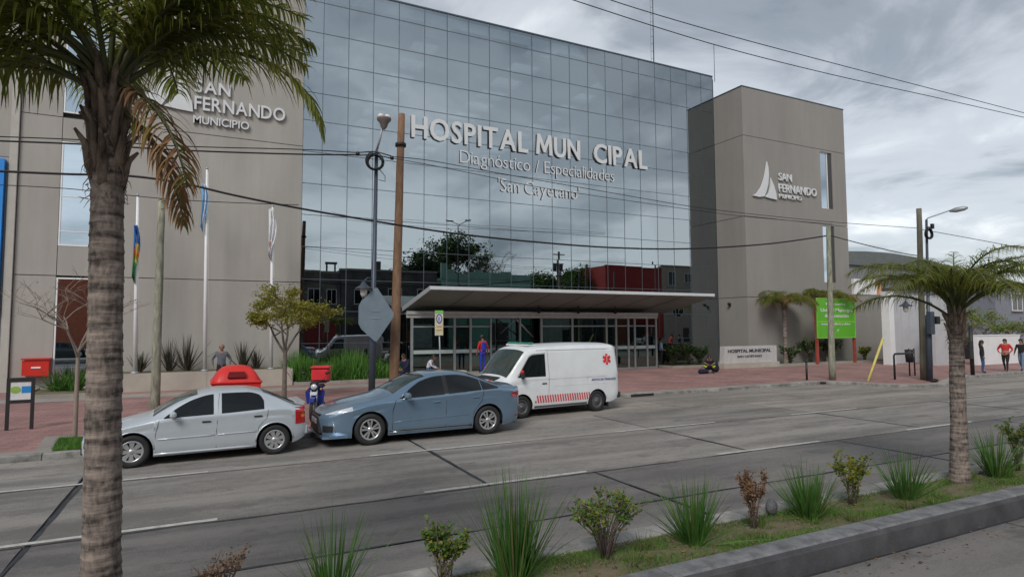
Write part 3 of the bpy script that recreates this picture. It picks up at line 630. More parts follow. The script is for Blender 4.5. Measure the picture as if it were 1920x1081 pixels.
q = MB(); q.bb(xa-.1, xa+60.1, 32.8, 60.2, zb, zb+.3); q.build('parapet', m_kerbD, t)
for k in range(5): rect_window(t, xa+3+k*6, xa+5+k*6, 4.0, 5.8, 32.98, -1)
t = T('shop_row', 'small white and orange shop front glimpsed between the tower and the palm fronds', 'building', (57, 38, 0))
pa, pb = PY(1596, 553, 36), PY(1646, 525, 36)
q = MB(); q.bb(pa.x, pb.x, 36, 44, 0, pb.z-.1); q.build('wall', m_sand, t)
q = MB(); q.bb(pa.x, pa.x+(pb.x-pa.x)*.82, 35.7, 35.95, pa.z-.5, pb.z); q.build('fascia_panel', m_white, t)
q = MB(); q.bb(pa.x+(pb.x-pa.x)*.82, pb.x, 35.7, 35.95, pa.z-.5, pb.z); q.build('fascia_panel', M('orange_panel', (.62, .28, .15), .6), t)
# low white wall on the far pavement
pa, pb = PY(1832, 650, 21), PY(1912, 628, 21)
wallthing('low_white_wall', 'low white wall with dark lettering behind the three walkers', pa.x, pb.x, 21, 21.3, pb.z, m_white, m_white)
q = MB(); q.bb(pa.x+2, pa.x+4.6, 20.96, 20.99, pb.z-.65, pb.z-.4)
p0 = PY(1748, 600, 19); pp = wallthing('white_partition', 'white wall end between the wooden pole and the palm trunk', PY(1752, 600, 22).x, PY(1790, 600, 22).x, 22, 22.2, PY(1770, 600, 22).z, m_gate)
# distant tree line
# ================================================================ vehicles
class Car:
    def __init__(s, L_, top, bot, belt, W, Wr, wheels, R_, Ra, edge=.055, tum=.97, bulge=.05):
        s.L = L_; s.top = curve_pts(top, 0); s.bot = curve_pts(bot, 0); s.belt_ = curve_pts(belt, 0); s.W = curve_pts(W, 0); s.Wr_ = curve_pts(Wr, 0)
        s.wheels = wheels; s.R = R_; s.Ra = Ra; s.edge = edge; s.tum = tum; s.bulge = bulge
    def belt(s, x): return min(s.belt_(x), s.top(x)-s.edge-.03)
    def zed(s, x): return s.top(x)-s.edge
    def Wr(s, x): return min(s.Wr_(x), s.W(x)*.97)
    def zb(s, x):
        z = s.bot(x)
        for xw in s.wheels:
            d = abs(x-xw)
            if d < s.Ra: z = max(z, s.R+.0+math.sqrt(max(0, s.Ra**2-d*d)))
        return z
    def side(s, x, z):                   # half width of the flank
        W, be = s.W(x), s.belt(x)
        if z <= be:
            mid = .58*be+.1; k = (z-mid)/be; y = W*(1-s.bulge*k*k*2.2)
            lowc = s.bot(x)+.12
            if z < lowc: y -= (lowc-z)*.25
            # soft shoulder crease
            y -= .012*math.exp(-((z-(be-.13))/.035)**2)
            return y
        yb = s.side(x, be)-.008; t = min(1, (z-be)/max(.02, s.zed(x)-be)); return yb+(s.Wr(x)-yb)*t**1.15
    def roof(s, x, t): return (s.Wr(x)*t, s.zed(x)+(s.edge)*(1-abs(t)**3))
    def stations(s):
        xs = set(np.linspace(0, s.L, 64).tolist())
        for xw in s.wheels:
            for a in np.linspace(0, PI, 19): xs.add(xw+s.Ra*math.cos(a))
            xs.add(xw+s.Ra+.0008); xs.add(xw-s.Ra-.0008)
        return sorted(x for x in xs if 0 <= x <= s.L)
    def body(s, name, mat, parent):
        xs = s.stations(); P = []
        for x in xs:
            zb, be, ze = s.zb(x), s.belt(x), s.zed(x); row = []
            zb = min(zb, be-.02)
            for k in range(11): z = zb+(be-zb)*(k/10); row.append((x, -s.side(x, z), z))
            for k in range(1, 6): z = be+(ze-be)*k/5; row.append((x, -s.side(x, z), z))
            for t in (-.96, -.88, -.75, -.5, -.25, 0): y, z = s.roof(x, t); row.append((x, y, z))
            row += [(a, -b, c) for a, b, c in row[-2::-1]]; P.append(row)
        q = MB(); q.grid(P, flip=True)
        for e, fl in ((0, False), (-1, True)):
            r = P[e]; n = len(r); f = list(range(n)); q.add(r, [f if fl else f[::-1]])
        # underside
        q.add([(x, sg*(s.side(x, s.bot(x)+.02)-.06), s.bot(x)+.02) for x in xs for sg in (-1, 1)], [(2*i, 2*i+1, 2*i+3, 2*i+2) for i in range(len(xs)-1)], 1)
        return q.build(name, [mat, m_trim], parent)
    def patch(s, name, x0, x1, lo, hi, mat, parent, off=.006, n=18, rows=6, both=True, lab=None):
        o = None
        for sg in ((-1, 1) if both else (-1,)):
            q = MB(); P = []
            for i in range(n+1):
                x = x0+(x1-x0)*i/n; a, b = (lo(x) if callable(lo) else lo), (hi(x) if callable(hi) else hi)
                if b < a: b = a
                P.append([(x, sg*(s.side(x, a+(b-a)*k/rows)+off), a+(b-a)*k/rows) for k in range(rows+1)])
            q.grid(P, flip=(sg < 0)); o = q.build(name, mat, parent)
            if sg < 0: first = o
        return first
    def line(s, pts, mat, parent, r=.006, name='door_seam', off=.001, both=True):
        for sg in ((-1, 1) if both else (-1,)):
            q = MB(); q.tube([(x, sg*(s.side(x, z)+off), z) for x, z in pts], r, 4); q.build(name, mat, parent)
    def top_patch(s, name, x0, x1, mat, parent, t0=-.93, t1=.93, off=.006, n=12):
        q = MB(); q.grid([[(x0+(x1-x0)*i/n, s.roof(x0+(x1-x0)*i/n, t0+(t1-t0)*k/14)[0], s.roof(x0+(x1-x0)*i/n, t0+(t1-t0)*k/14)[1]+off) for k in range(15)] for i in range(n+1)]); return q.build(name, mat, parent)
    def arches(s, mat, parent):
        for xw in s.wheels:
            for sg in (-1, 1):
                q = MB(); A, B2 = [], []
                for a in np.linspace(-.12, PI+.12, 21):
                    x, z = xw+s.Ra*math.cos(a), s.R+s.Ra*math.sin(a); A.append((x, sg*(s.side(x, z)-.004), z)); B2.append((x, sg*(s.side(x, z)-.42), z))
                q.grid([A, B2], sm=True); q.add([A[i] if 0 else B2[i] for i in range(len(B2))], [tuple(range(len(B2)))]); q.build('wheel_well', mat, parent)
def wheel(R_, wd, rr, spokes, style, name='wheel'):
    t = bpy.data.objects.new(name, None); COL.objects.link(t)
    q = MB(); h = wd/2
    q.lathe([(rr, -h*.75), (rr+.015, -h*.95), (R_-.045, -h), (R_-.012, -h*.85), (R_, -h*.55), (R_, h*.55), (R_-.012, h*.85), (R_-.045, h), (rr, h*.8)], axis='y', n=36)
    q.build('tyre', m_tyre, t, local=True)
    q = MB(); q.lathe([(.0, -h*.15), (rr*.9, -h*.10), (rr-.01, h*.3)], axis='y', n=28); q.build('brake_disc', m_rimD, t, local=True)
    q = MB(); q.lathe([(rr+.004, -h*.82), (rr-.012, -h*.92), (rr-.03, -h*.8), (rr-.035, h*.2)], axis='y', n=36)
    q.lathe([(.0, -h*.86), (.05, -h*.84), (.06, -h*.6)], axis='y', n=16)
    mat = m_rim
    if style == 'steel':
        q.lathe([(.05, -h*.5), (rr*.55, -h*.62), (rr*.62, -h*.4), (rr-.03, -h*.45)], axis='y', n=28); mat = m_rimD if 0 else M('steel_wheel', (.12, .12, .125), .5, metal=.3)
        for k in range(8):
            a = 2*PI*k/8; q.ball((rr*.8*math.cos(a), -h*.5, rr*.8*math.sin(a)), .018, 5)
    else:
        for k in range(spokes):
            a = 2*PI*k/spokes+.2; w0, w1 = (.016, .028) if style == 'thin' else (.022, .050)
            if style == 'pair': a += (.09 if k % 2 else -.09); w0, w1 = .014, .022
            ca, sa = math.cos(a), math.sin(a); r0, r1 = .04, rr-.02
            def pt(r_, o_, y_): return (r_*ca-o_*sa, y_, r_*sa+o_*ca)
            q.add([pt(r0, -w0, -h*.84), pt(r0, w0, -h*.84), pt(r1, w1, -h*.78), pt(r1, -w1, -h*.78), pt(r0, -w0, -h*.6), pt(r0, w0, -h*.6), pt(r1, w1, -h*.5), pt(r1, -w1, -h*.5)], [(0, 1, 2, 3), (1, 5, 6, 2), (4, 0, 3, 7), (5, 4, 7, 6)])
    q.build('rim', mat, t, local=True); return t
def put_wheels(car, parent, proto, ys):
    first = True
    for xw in car.wheels:
        for sg in (-1, 1):
            wv = proto if first else copytree(proto); first = False
            wv.parent = parent; wv.location = (xw, sg*ys, car.R); wv.rotation_euler = (0, random.uniform(0, 6), 0) if sg < 0 else (0, 0, PI)
def mirror(parent, car, x, z, mat, sz=(.12, .20, .13)):
    for sg in (-1, 1):
        y = car.side(x, z); q = MB(); q.box((x, sg*(y+.13), z+.06), sz, bev=.04); o = q.build('wing_mirror', mat, parent)
        q = MB(); q.box((x+.01, sg*(y+.04), z+.01), (.08, .14, .05), bev=.015); q.build('mirror_stalk', m_trim, o)
def handles(parent, car, pts, mat=None):
    for x, z in pts:
        for sg in (-1, 1):
            q = MB(); y = car.side(x, z); q.box((x, sg*(y+.012), z), (.17, .035, .03), bev=.012); o = q.build('door_handle', mat or m_trim, parent)
# ---------------- blue sedan
def blue_sedan():
    t = T('parked_car', 'metallic blue four door sedan parked in front of the white ambulance', 'car')
    c = Car(4.63, [(0, .64), (.10, .72), (.35, .81), (.85, .91), (1.25, .985), (1.42, 1.04), (1.75, 1.21), (2.10, 1.36), (2.45, 1.43), (2.85, 1.445), (3.2, 1.41), (3.6, 1.29), (3.95, 1.15), (4.15, 1.10), (4.4, 1.09), (4.58, 1.06), (4.63, .98)],
            [(0, .34), (.08, .22), (.5, .17), (3.9, .18), (4.45, .26), (4.63, .42)], [(0, .58), (.3, .68), (1.2, .86), (1.5, .90), (2.5, .94), (3.5, 1.0), (4.2, 1.02), (4.63, .93)],
            [(0, .36), (.05, .52), (.15, .66), (.35, .78), (.6, .85), (.95, .885), (3.7, .89), (4.2, .865), (4.40, .80), (4.52, .70), (4.60, .58), (4.63, .48)], [(0, .45), (.4, .74), (1.3, .79), (1.6, .70), (2.1, .60), (3.2, .59), (3.8, .66), (4.2, .74), (4.63, .60)], (.96, 3.66), .325, .375)
    m = M('blue_paint', (.18, .27, .37), .28, metal=.5, var=.04, coat=.9)
    c.body('body', m, t); c.arches(m_rimD, t); put_wheels(c, t, wheel(.325, .21, .215, 10, 'pair'), .775)
    up = curve_pts([(1.62, .935), (1.85, 1.11), (2.15, 1.27), (2.5, 1.345), (2.9, 1.36), (3.2, 1.32), (3.55, 1.21), (3.95, 1.05)], 0)
    lo = lambda x: c.belt_(x)+.015
    c.patch('side_window', 1.58, 2.60, lo, up, m_cglass, t, .007); c.patch('side_window', 2.70, 3.50, lo, up, m_cglass, t, .007); c.patch('quarter_window', 3.52, 3.93, lo, up, m_cglass, t, .007, n=8)
    c.patch('window_surround', 2.58, 2.72, lo, up, m_trim, t, .004, n=2)
    c.line([(x, up(x)+.012) for x in np.linspace(1.62, 3.95, 20)], m, t, .012, 'roof_rail_trim')
    c.line([(x, lo(x)-.008) for x in np.linspace(1.58, 3.95, 14)], M('chrome', (.6, .6, .6), .15, metal=1), t, .007, 'chrome_strip')
    c.top_patch('windscreen', 1.47, 2.22, m_cglassG, t); c.top_patch('rear_window', 3.30, 4.02, m_cglass, t, -.9, .9)
    c.line([(1.50, .90), (1.43, .7), (1.42, .3)], m_trim, t); c.line([(2.65, .95), (2.63, .6), (2.62, .26)], m_trim, t)
    c.line([(3.55, 1.0), (3.50, .78), (3.30, .55), (3.22, .26)], m_trim, t)
    c.line([(x, .235) for x in np.linspace(1.36, 3.26, 8)], M('chrome', (.6, .6, .6)), t, .012, 'sill_trim'); c.line([(x, .255) for x in np.linspace(1.36, 3.26, 6)], m_trim, t, .008)
    c.line([(x, .44+.03*(x-1.4)) for x in np.linspace(1.45, 3.2, 8)], m, t, .009, 'door_crease')
    handles(t, c, ((2.42, .81), (3.36, .86)), m); mirror(t, c, 1.72, .93, m)
    # front end
    c.patch('headlight', .10, .60, lambda x: .635+.15*x, lambda x: min(.72+.14*x, c.zed(x)-.005), m_head, t, .008, n=10)
    q = MB(); q.prism([(-.48, .28), (-.36, .58), (.36, .58), (.48, .28)], 'x', -.015, .06); q.build('lower_grille', m_trim, t)
    q = MB(); q.bb(-.012, .05, -.40, .40, .625, .65); q.build('upper_grille', m_trim, t)
    c.patch('fog_surround', .05, .22, .30, .43, m_trim, t, .008, n=5); c.line([(.28, .30), (.25, .40), (.22, .52)], m_rim, t, .012, 'bumper_blade')
    q = MB(); q.bb(-.035, -.02, -.24, .24, .44, .54); q.build('number_plate', m_plate, t)
    q = MB(); q.prism([(0, -.78), (0, .78), (.12, .83), (.5, .86), (.5, -.86), (.12, -.83)], 'z', .19, .235); q.build('front_lip', m, t)
    c.patch('tail_light', 4.27, 4.60, lambda x: .82, lambda x: .93-.12*abs(x-4.6)*.4, m_red, t, .01, n=6)
    q = MB(); q.bb(4.58, 4.636, -.45, .45, .86, .92); q.build('tail_light_bar', m_red, t)
    c.patch('rear_reflector', 4.40, 4.57, .36, .39, m_red, t, .01, n=4)
    q = MB(); q.bb(4.60, 4.64, -.26, .26, .60, .71); q.build('number_plate', m_plate, t)
    return t
# ---------------- silver hatchback
def silver_hatch():
    t = T('parked_car', 'silver five door hatchback parked at the kerb, half hidden by the big palm trunk', 'car')
    c = Car(4.11, [(0, .62), (.12, .72), (.5, .82), (.95, .93), (1.12, .97), (1.30, 1.08), (1.65, 1.27), (2.0, 1.385), (2.4, 1.43), (2.85, 1.42), (3.15, 1.37), (3.5, 1.23), (3.78, 1.09), (3.93, 1.03), (4.03, 1.02), (4.11, .93)],
            [(0, .32), (.1, .22), (.5, .18), (3.6, .19), (4.0, .28), (4.11, .36)], [(0, .56), (.3, .68), (1.0, .83), (1.3, .89), (2.5, .93), (3.5, .97), (4.11, .90)],
            [(0, .55), (.08, .70), (.3, .80), (.7, .845), (3.4, .85), (3.8, .82), (4.0, .76), (4.11, .68)], [(0, .45), (.4, .70), (1.0, .74), (1.3, .68), (1.8, .60), (2.9, .58), (3.5, .62), (3.9, .68), (4.11, .6)], (.83, 3.44), .315, .365)
    m = M('silver_paint', (.56, .61, .65), .32, metal=.35, var=.03, coat=.8)
    c.body('body', m, t); c.arches(m_rimD, t); put_wheels(c, t, wheel(.315, .19, .205, 8, 'wide'), .74)
    up = curve_pts([(1.35, .915), (1.6, 1.10), (1.9, 1.25), (2.2, 1.325), (2.5, 1.34), (2.9, 1.335), (3.12, 1.28), (3.22, 1.15), (3.24, .99)], 0); lo = lambda x: c.belt_(x)+.015
    c.patch('side_window', 1.36, 2.25, lo, up, m_cglass, t, .007); c.patch('side_window', 2.40, 3.22, lo, up, m_cglass, t, .007)
    c.top_patch('windscreen', 1.17, 1.95, m_cglassG, t); c.top_patch('rear_window', 3.22, 3.90, m_cglass, t, -.9, .9)
    c.line([(1.28, .88), (1.22, .6), (1.24, .26)], m_trim, t, .005); c.line([(2.33, .93), (2.31, .6), (2.31, .26)], m_trim, t, .005); c.line([(3.30, .96), (3.28, .80), (3.12, .62), (3.06, .3)], m_trim, t, .005)
    c.line([(2.33, .95), (2.34, 1.15), (2.36, 1.34)], m_trim, t, .004)
    for a, b in ((1.27, 2.28), (2.35, 3.06)): c.line([(x, .50+.01*x) for x in np.linspace(a, b, 6)], m, t, .016, 'side_moulding')
    c.line([(x, .225) for x in np.linspace(1.2, 3.06, 8)], m, t, .03, 'side_skirt')
    for xw in c.wheels: c.line([(xw+(c.Ra+.012)*math.cos(a), c.R+(c.Ra+.012)*math.sin(a)) for a in np.linspace(.05, PI-.05, 16)], m, t, .016, 'arch_lip')
    handles(t, c, ((2.12, .80), (3.10, .84)), m_trim); mirror(t, c, 1.52, .93, m)
    c.patch('headlight', .08, .48, lambda x: .60+.08*x, lambda x: .72+.1*x, m_head, t, .008, n=8)
    q = MB(); q.bb(-.02, .05, -.5, .5, .28, .42); q.build('lower_grille', m_trim, t)
    c.patch('tail_light', 3.86, 4.08, lambda x: .62, lambda x: .97, m_red, t, .01, n=6)
    c.patch('indicator', 3.99, 4.07, .76, .82, m_orange, t, .014, n=3)
    q = MB(); q.prism([(3.88, 1.02), (3.96, 1.055), (4.09, 1.065), (4.10, 1.045), (4.05, .99)], 'y', -.58, .58); q.build('tail_spoiler', m, t)
    q = MB(); q.bb(4.08, 4.15, -.70, .70, .36, .56, bev=.03); q.build('rear_bumper', m, t)
    return t
# ---------------- white ambulance van
def ambulance():
    t = T('ambulance_van', 'white ambulance van with red life star, red chequered sill band and green roof beacons', 'van')
    c = Car(4.80, [(0, .78), (.05, .95), (.25, 1.05), (.52, 1.14), (.70, 1.30), (1.0, 1.66), (1.25, 1.92), (1.45, 2.00), (2.1, 2.04), (3.3, 2.07), (4.5, 2.05), (4.70, 1.99), (4.76, 1.85), (4.80, 1.38)],
            [(0, .38), (.1, .28), (.5, .24), (4.3, .26), (4.8, .38)], [(0, .70), (.2, .86), (.5, .98), (.9, 1.06), (2.0, 1.12), (4.8, 1.14)],
            [(0, .76), (.05, .85), (.2, .91), (.7, .94), (4.5, .945), (4.72, .91), (4.80, .84)], [(0, .6), (.4, .80), (.7, .83), (1.2, .83), (1.7, .84), (4.5, .85), (4.8, .74)], (1.06, 3.86), .315, .365, edge=.075, bulge=.02)
    m = M('white_van_paint', (.72, .74, .75), .35, var=.05, scale=2, coat=.5)
    c.body('body', m, t); c.arches(m_rimD, t); put_wheels(c, t, wheel(.315, .20, .20, 8, 'steel'), .83)
    up = curve_pts([(.92, 1.12), (1.15, 1.45), (1.38, 1.72), (1.5, 1.76), (1.92, 1.78)], 0)
    c.patch('side_window', 0.92, 1.90, lambda x: 1.135, up, m_cglass, t, .007); c.top_patch('windscreen', .60, 1.22, m_cglassG, t, -.95, .95)
    c.line([(x, up(x)+.02) for x in np.linspace(.9, 1.93, 10)], M('rubber_grey', (.15, .15, .15), .6), t, .007, 'window_seal')
    c.line([(2.0, 1.9), (2.02, 1.1), (2.0, .7), (1.98, .3)], m_trim, t, .005); c.line([(x, 1.055) for x in np.linspace(.55, 4.7, 10)], M('crease_grey', (.5, .51, .52), .4), t, .005, 'panel_crease')
    c.line([(x, 1.88) for x in np.linspace(1.6, 4.6, 10)], M('crease_grey', (.5, .51, .52), .4), t, .012, 'roof_gutter')
    c.line([(x, .84) for x in np.linspace(2.2, 4.6, 8)], M('crease_grey', (.5, .51, .52)), t, .003, 'panel_crease')
    handles(t, c, ((1.84, .94),), m_trim)
    # mirror with red cover
    for sg in (-1, 1):
        y = c.side(1.02, 1.15); q = MB(); q.box((1.0, sg*(y+.15), 1.20), (.10, .15, .20), bev=.04); o = q.build('wing_mirror', m_trim, t); q = MB(); q.box((.97, sg*(y+.16), 1.30), (.11, .14, .11), bev=.045); q.build('mirror_cover', M('red_plastic', (.55, .02, .025), .4), o)
    # red/white chequer band : slanted blocks
    m_ck = M('red_decal', (.60, .05, .06), .5, var=.08)
    for k in range(22):
        x = 1.50+k*.092
        for r_ in range(3):
            z0 = .40+.07*r_; sh = .03*r_+(.046 if r_ == 1 else 0)
            c.patch('chequer', x+sh, x+sh+.052, z0, z0+.066, m_ck, t, .006, n=1, rows=1)
    # star of life
    for sg in (-1,):
        for a in (0, 60, 120):
            q = MB(); R3 = Matrix.Rotation(rad(a), 3, 'Y')
            cc = Vector((4.28, -(c.side(4.28, 1.55)+.010+a*.00002), 1.56))
            lean = Matrix.Rotation(math.atan2(c.side(4.0, 1.3)-c.side(4.0, 1.7), .4)*-1, 3, 'X')
            q.box((0, 0, 0), (.085, .006, .33), rot=Matrix.Identity(3)); q.v = [tuple(lean @ (R3 @ Vector(v))+cc) for v in q.v]; q.build('life_star', m_red if 0 else M('star_red', (.65, .03, .04), .5), t)
        q = MB(); q.box(cc+Vector((0, -.008, 0)), (.012, .005, .22)); q.build('star_staff', m_white, t)
    lt = lettering('lettering', 'APOYO EN TRASLADO', 3.62, 4.62, -(c.side(3.9, .95)+.012), .93, .07, M('navy_decal', (.04, .06, .2), .5), t, extr=.002, bold=.01)
    # front end
    c.patch('headlight', .06, .26, .68, .80, m_head, t, .008, n=5); q = MB(); q.bb(-.02, .02, -.55, .55, .62, .76); q.build('front_grille', m_trim, t)
    q = MB(); q.bb(-.07, .12, -.80, .80, .36, .54, bev=.04); q.build('front_bumper', m_trim, t)
    q = MB(); q.prism([(.30, 1.083), (.52, 1.155), (.54, 1.135), (.32, 1.06)], 'y', -.55, .55); q.build('scuttle_panel', m_trim, t)
    c.top_patch('bonnet_badge', .18, .30, M('star_red', (.65, .03, .04)), t, -.62, -.42, n=2)
    q = MB(); q.bb(4.60, 4.88, -.90, .90, .36, .54, bev=.04); q.build('rear_bumper', M('bumper_dark', (.03, .035, .05), .6), t)
    q = MB(); q.bb(4.32, 4.35, -.88, -.66, .12, .34); q.bb(4.32, 4.35, .66, .88, .12, .34); tag(q.build('mud_flap', m_trim, t), kind='stuff')
    c.patch('sill', 1.48, 3.45, .26, .32, M('sill_dark', (.10, .10, .11), .6), t, .006, n=10, rows=1)
    # beacon bar: white bar with green lenses
    q = MB(); q.bb(1.42, 1.72, -.60, .60, 2.0, 2.045, bev=.015); o = q.build('beacon_bar', m_white, t)
    m_gl = M('beacon_green', (.015, .20, .13), .15, spec=.7, var=.25, scale=9)
    for y0, y1 in ((-.62, -.28), (-.14, .14), (.28, .62)): q = MB(); q.bb(1.47, 1.69, y0, y1, 2.043, 2.105, bev=.028); q.build('beacon_lens', m_gl, o)
    return t
def place_car(t, pf, pr_, wf, wr, ynear, wb, angf=None, zs=1.0):
    """put wheels contact pixels on the road: pf, pr_ = contact points; wf, wr = wheel x in car coordinates"""
    A, B2 = PG(*pf), PG(*pr_); d = (B2-A).length; s_ = d/wb; ang = math.atan2(B2.y-A.y, B2.x-A.x)*.5 if angf is None else rad(angf)
    nv = Vector((-math.sin(ang), math.cos(ang), 0)); dv = Vector((math.cos(ang), math.sin(ang), 0))
    mid = (A+B2)/2; org = mid-dv*((wf+wr)/2*s_)+nv*(ynear*s_); org.z = 0; t.location = org; t.rotation_euler = (0, 0, ang); t.scale = (s_, s_, s_*zs)
    print('car', t.name, tuple(round(v, 2) for v in org), 'scale', round(s_, 3), 'ang', round(math.degrees(ang), 2))
tb = blue_sedan(); place_car(tb, (697, 836), (913, 813), .96, 3.66, .88, 2.70, 1.2)
ts = silver_hatch(); place_car(ts, (245, 879), (514, 851), .83, 3.44, .84, 2.61)
ta = ambulance(); place_car(ta, (978, 784), (1122, 771), 1.06, 3.86, .93, 2.80, 5.0, 1.04)
# ================================================================ plants
def leafmat(name, c, c2, tr=.3, rough=.5): return M(name, c, rough, var=.2, scale=2.2, col2=c2, spec=.35, trans=tr)
mg_pal = leafmat('palm_green', (.11, .16, .025), (.27, .29, .05), .55); mg_palY = leafmat('palm_yellow', (.36, .32, .07), (.24, .26, .05), .5); mg_dry = leafmat('dry_frond', (.42, .22, .10), (.30, .19, .10), .3, .8)
mg_rach = M('rachis', (.09, .10, .04), .6); mg_blade = leafmat('blade_green', (.045, .135, .025), (.13, .27, .055)); mg_bladeY = leafmat('blade_straw', (.24, .22, .09), (.12, .15, .05)); mg_bladeD = leafmat('flax_leaf', (.035, .035, .025), (.10, .085, .055), .1)
mg_shrub = leafmat('shrub_leaf', (.07, .16, .025), (.17, .29, .05)); mg_shrubD = leafmat('tree_leaf', (.02, .045, .015), (.05, .09, .025)); mg_lime = leafmat('lime_leaf', (.24, .25, .035), (.36, .34, .06), .45); mg_brown = leafmat('brown_leaf', (.20, .10, .05), (.28, .16, .08), .2)
m_bark = M('bark', (.15, .125, .105), .9, var=.3, scale=6, bump=.5, bscale=20); m_twig = M('twig', (.17, .13, .12), .85, var=.2)
m_trunk = bpy.data.materials.new('palm_trunk'); m_trunk.use_nodes = True
def _trunk(m):
    n = m.node_tree.nodes; l = m.node_tree.links; b = n['Principled BSDF']; b.inputs['Roughness'].default_value = .9
    t = n.new('ShaderNodeTexCoord'); mp = n.new('ShaderNodeMapping'); mp.inputs['Scale'].default_value = (2.2, 2.2, 15); l.new(t.outputs['Object'], mp.inputs[0])
    a = n.new('ShaderNodeTexNoise'); a.inputs['Scale'].default_value = 1.3; a.inputs['Detail'].default_value = 6; l.new(mp.outputs[0], a.inputs[0])
    mp2 = n.new('ShaderNodeMapping'); mp2.inputs['Scale'].default_value = (34, 34, 13); l.new(t.outputs['Object'], mp2.inputs[0]); c = n.new('ShaderNodeTexNoise'); c.inputs['Scale'].default_value = 1; c.inputs['Detail'].default_value = 4; l.new(mp2.outputs[0], c.inputs[0])
    ad = n.new('ShaderNodeMath'); ad.operation = 'ADD'; l.new(a.outputs[0], ad.inputs[0]); ml = n.new('ShaderNodeMath'); ml.operation = 'MULTIPLY'; ml.inputs[1].default_value = .55; l.new(c.outputs[0], ml.inputs[0]); l.new(ml.outputs[0], ad.inputs[1])
    r = n.new('ShaderNodeValToRGB'); e = r.color_ramp.elements; e[0].position = .60; e[0].color = (.05, .04, .034, 1); e[1].position = .95; e[1].color = (.29, .235, .20, 1); q = e.new(.73); q.color = (.15, .12, .103, 1); l.new(ad.outputs[0], r.inputs[0]); l.new(r.outputs[0], b.inputs['Base Color'])
    bp = n.new('ShaderNodeBump'); bp.inputs['Strength'].default_value = .9; bp.inputs['Distance'].default_value = .02; l.new(ad.outputs[0], bp.inputs['Height']); l.new(bp.outputs[0], b.inputs['Normal'])
_trunk(m_trunk)
def blade(q, p, d, L_, w0, droop, n=4, mi=0, tw=0.):
    """tapered strip leaf from p in direction d, bending down"""
    d = Vector(d).normalized(); side = d.cross(Vector((0, 0, 1)));
    if side.length < .05: side = Vector((1, 0, 0))
    side.normalize()
    if tw: side = Matrix.Rotation(tw, 3, d) @ side
    A = []; p = Vector(p)
    for i in range(n+1):
        t = i/n; w_ = w0*(1-t)**.7*(.55+.45*min(1, t*4)) if i < n else 0.0006
        A.append((p-side*w_, p+side*w_)); dd = (d+Vector((0, 0, -droop*(t+.15)*1.6))).normalized(); d = dd; p = p+d*(L_/n)
    vs = [v for a in A for v in a]; q.add(vs, [(2*i, 2*i+1, 2*i+3, 2*i+2) for i in range(n)], mi, True)
def frond(L_=1.9, e0=60, e1=-45, nl=62, ll=.5, lw=.014, droop=.5, mats=None, dens=2, start=.22, seed=0, az=0., name='frond', parent=None, base=(0, 0, 0), roll=0):
    rn = random.Random(seed); q = MB(); n = 16; pts = []; p = Vector((0, 0, 0)); ds = []
    for i in range(n+1):
        t = i/n; e = rad(e0+(e1-e0)*t**1.15); d = Vector((math.cos(e), math.sin(rad(roll))*t*.3, math.sin(e))).normalized(); pts.append(p.copy()); ds.append(d); p = p+d*(L_/n)
    q.tube(pts, [.022*(1-.85*i/n)+.002 for i in range(n+1)], 5, 0)
    for k in range(nl):
        t = start+(1-start)*(k+.5)/nl; i = min(int(t*n), n-1); f = t*n-i; P0 = pts[i].lerp(pts[i+1], f); d = ds[i]
        l_ = ll*(math.sin(PI*min(1, (t-start)/(1-start)*.72+.22))**.8)*rn.uniform(.8, 1.1)
        for sg in (-1, 1):
            for rep in range(1):
                up = d.cross(Vector((0, 1, 0))).normalized()*-1
                dr = (Vector((0, sg, 0))*rn.uniform(.7, 1.0)+d*rn.uniform(.5, .9)+Vector((0, 0, rn.uniform(-.15, .55)))).normalized()
                mi = 2 if rn.random() < .22 else 1
                blade(q, P0, dr, l_, lw*rn.uniform(.8, 1.2), droop*rn.uniform(.6, 1.4), 4, mi, rn.uniform(-.6, .6))
    o = q.build(name, mats or [mg_rach, mg_pal, mg_palY], parent, local=True); o.location = Vector(base)-(worldloc(parent) if parent else Vector((0, 0, 0))); o.rotation_euler = (0, 0, rad(az)); return o
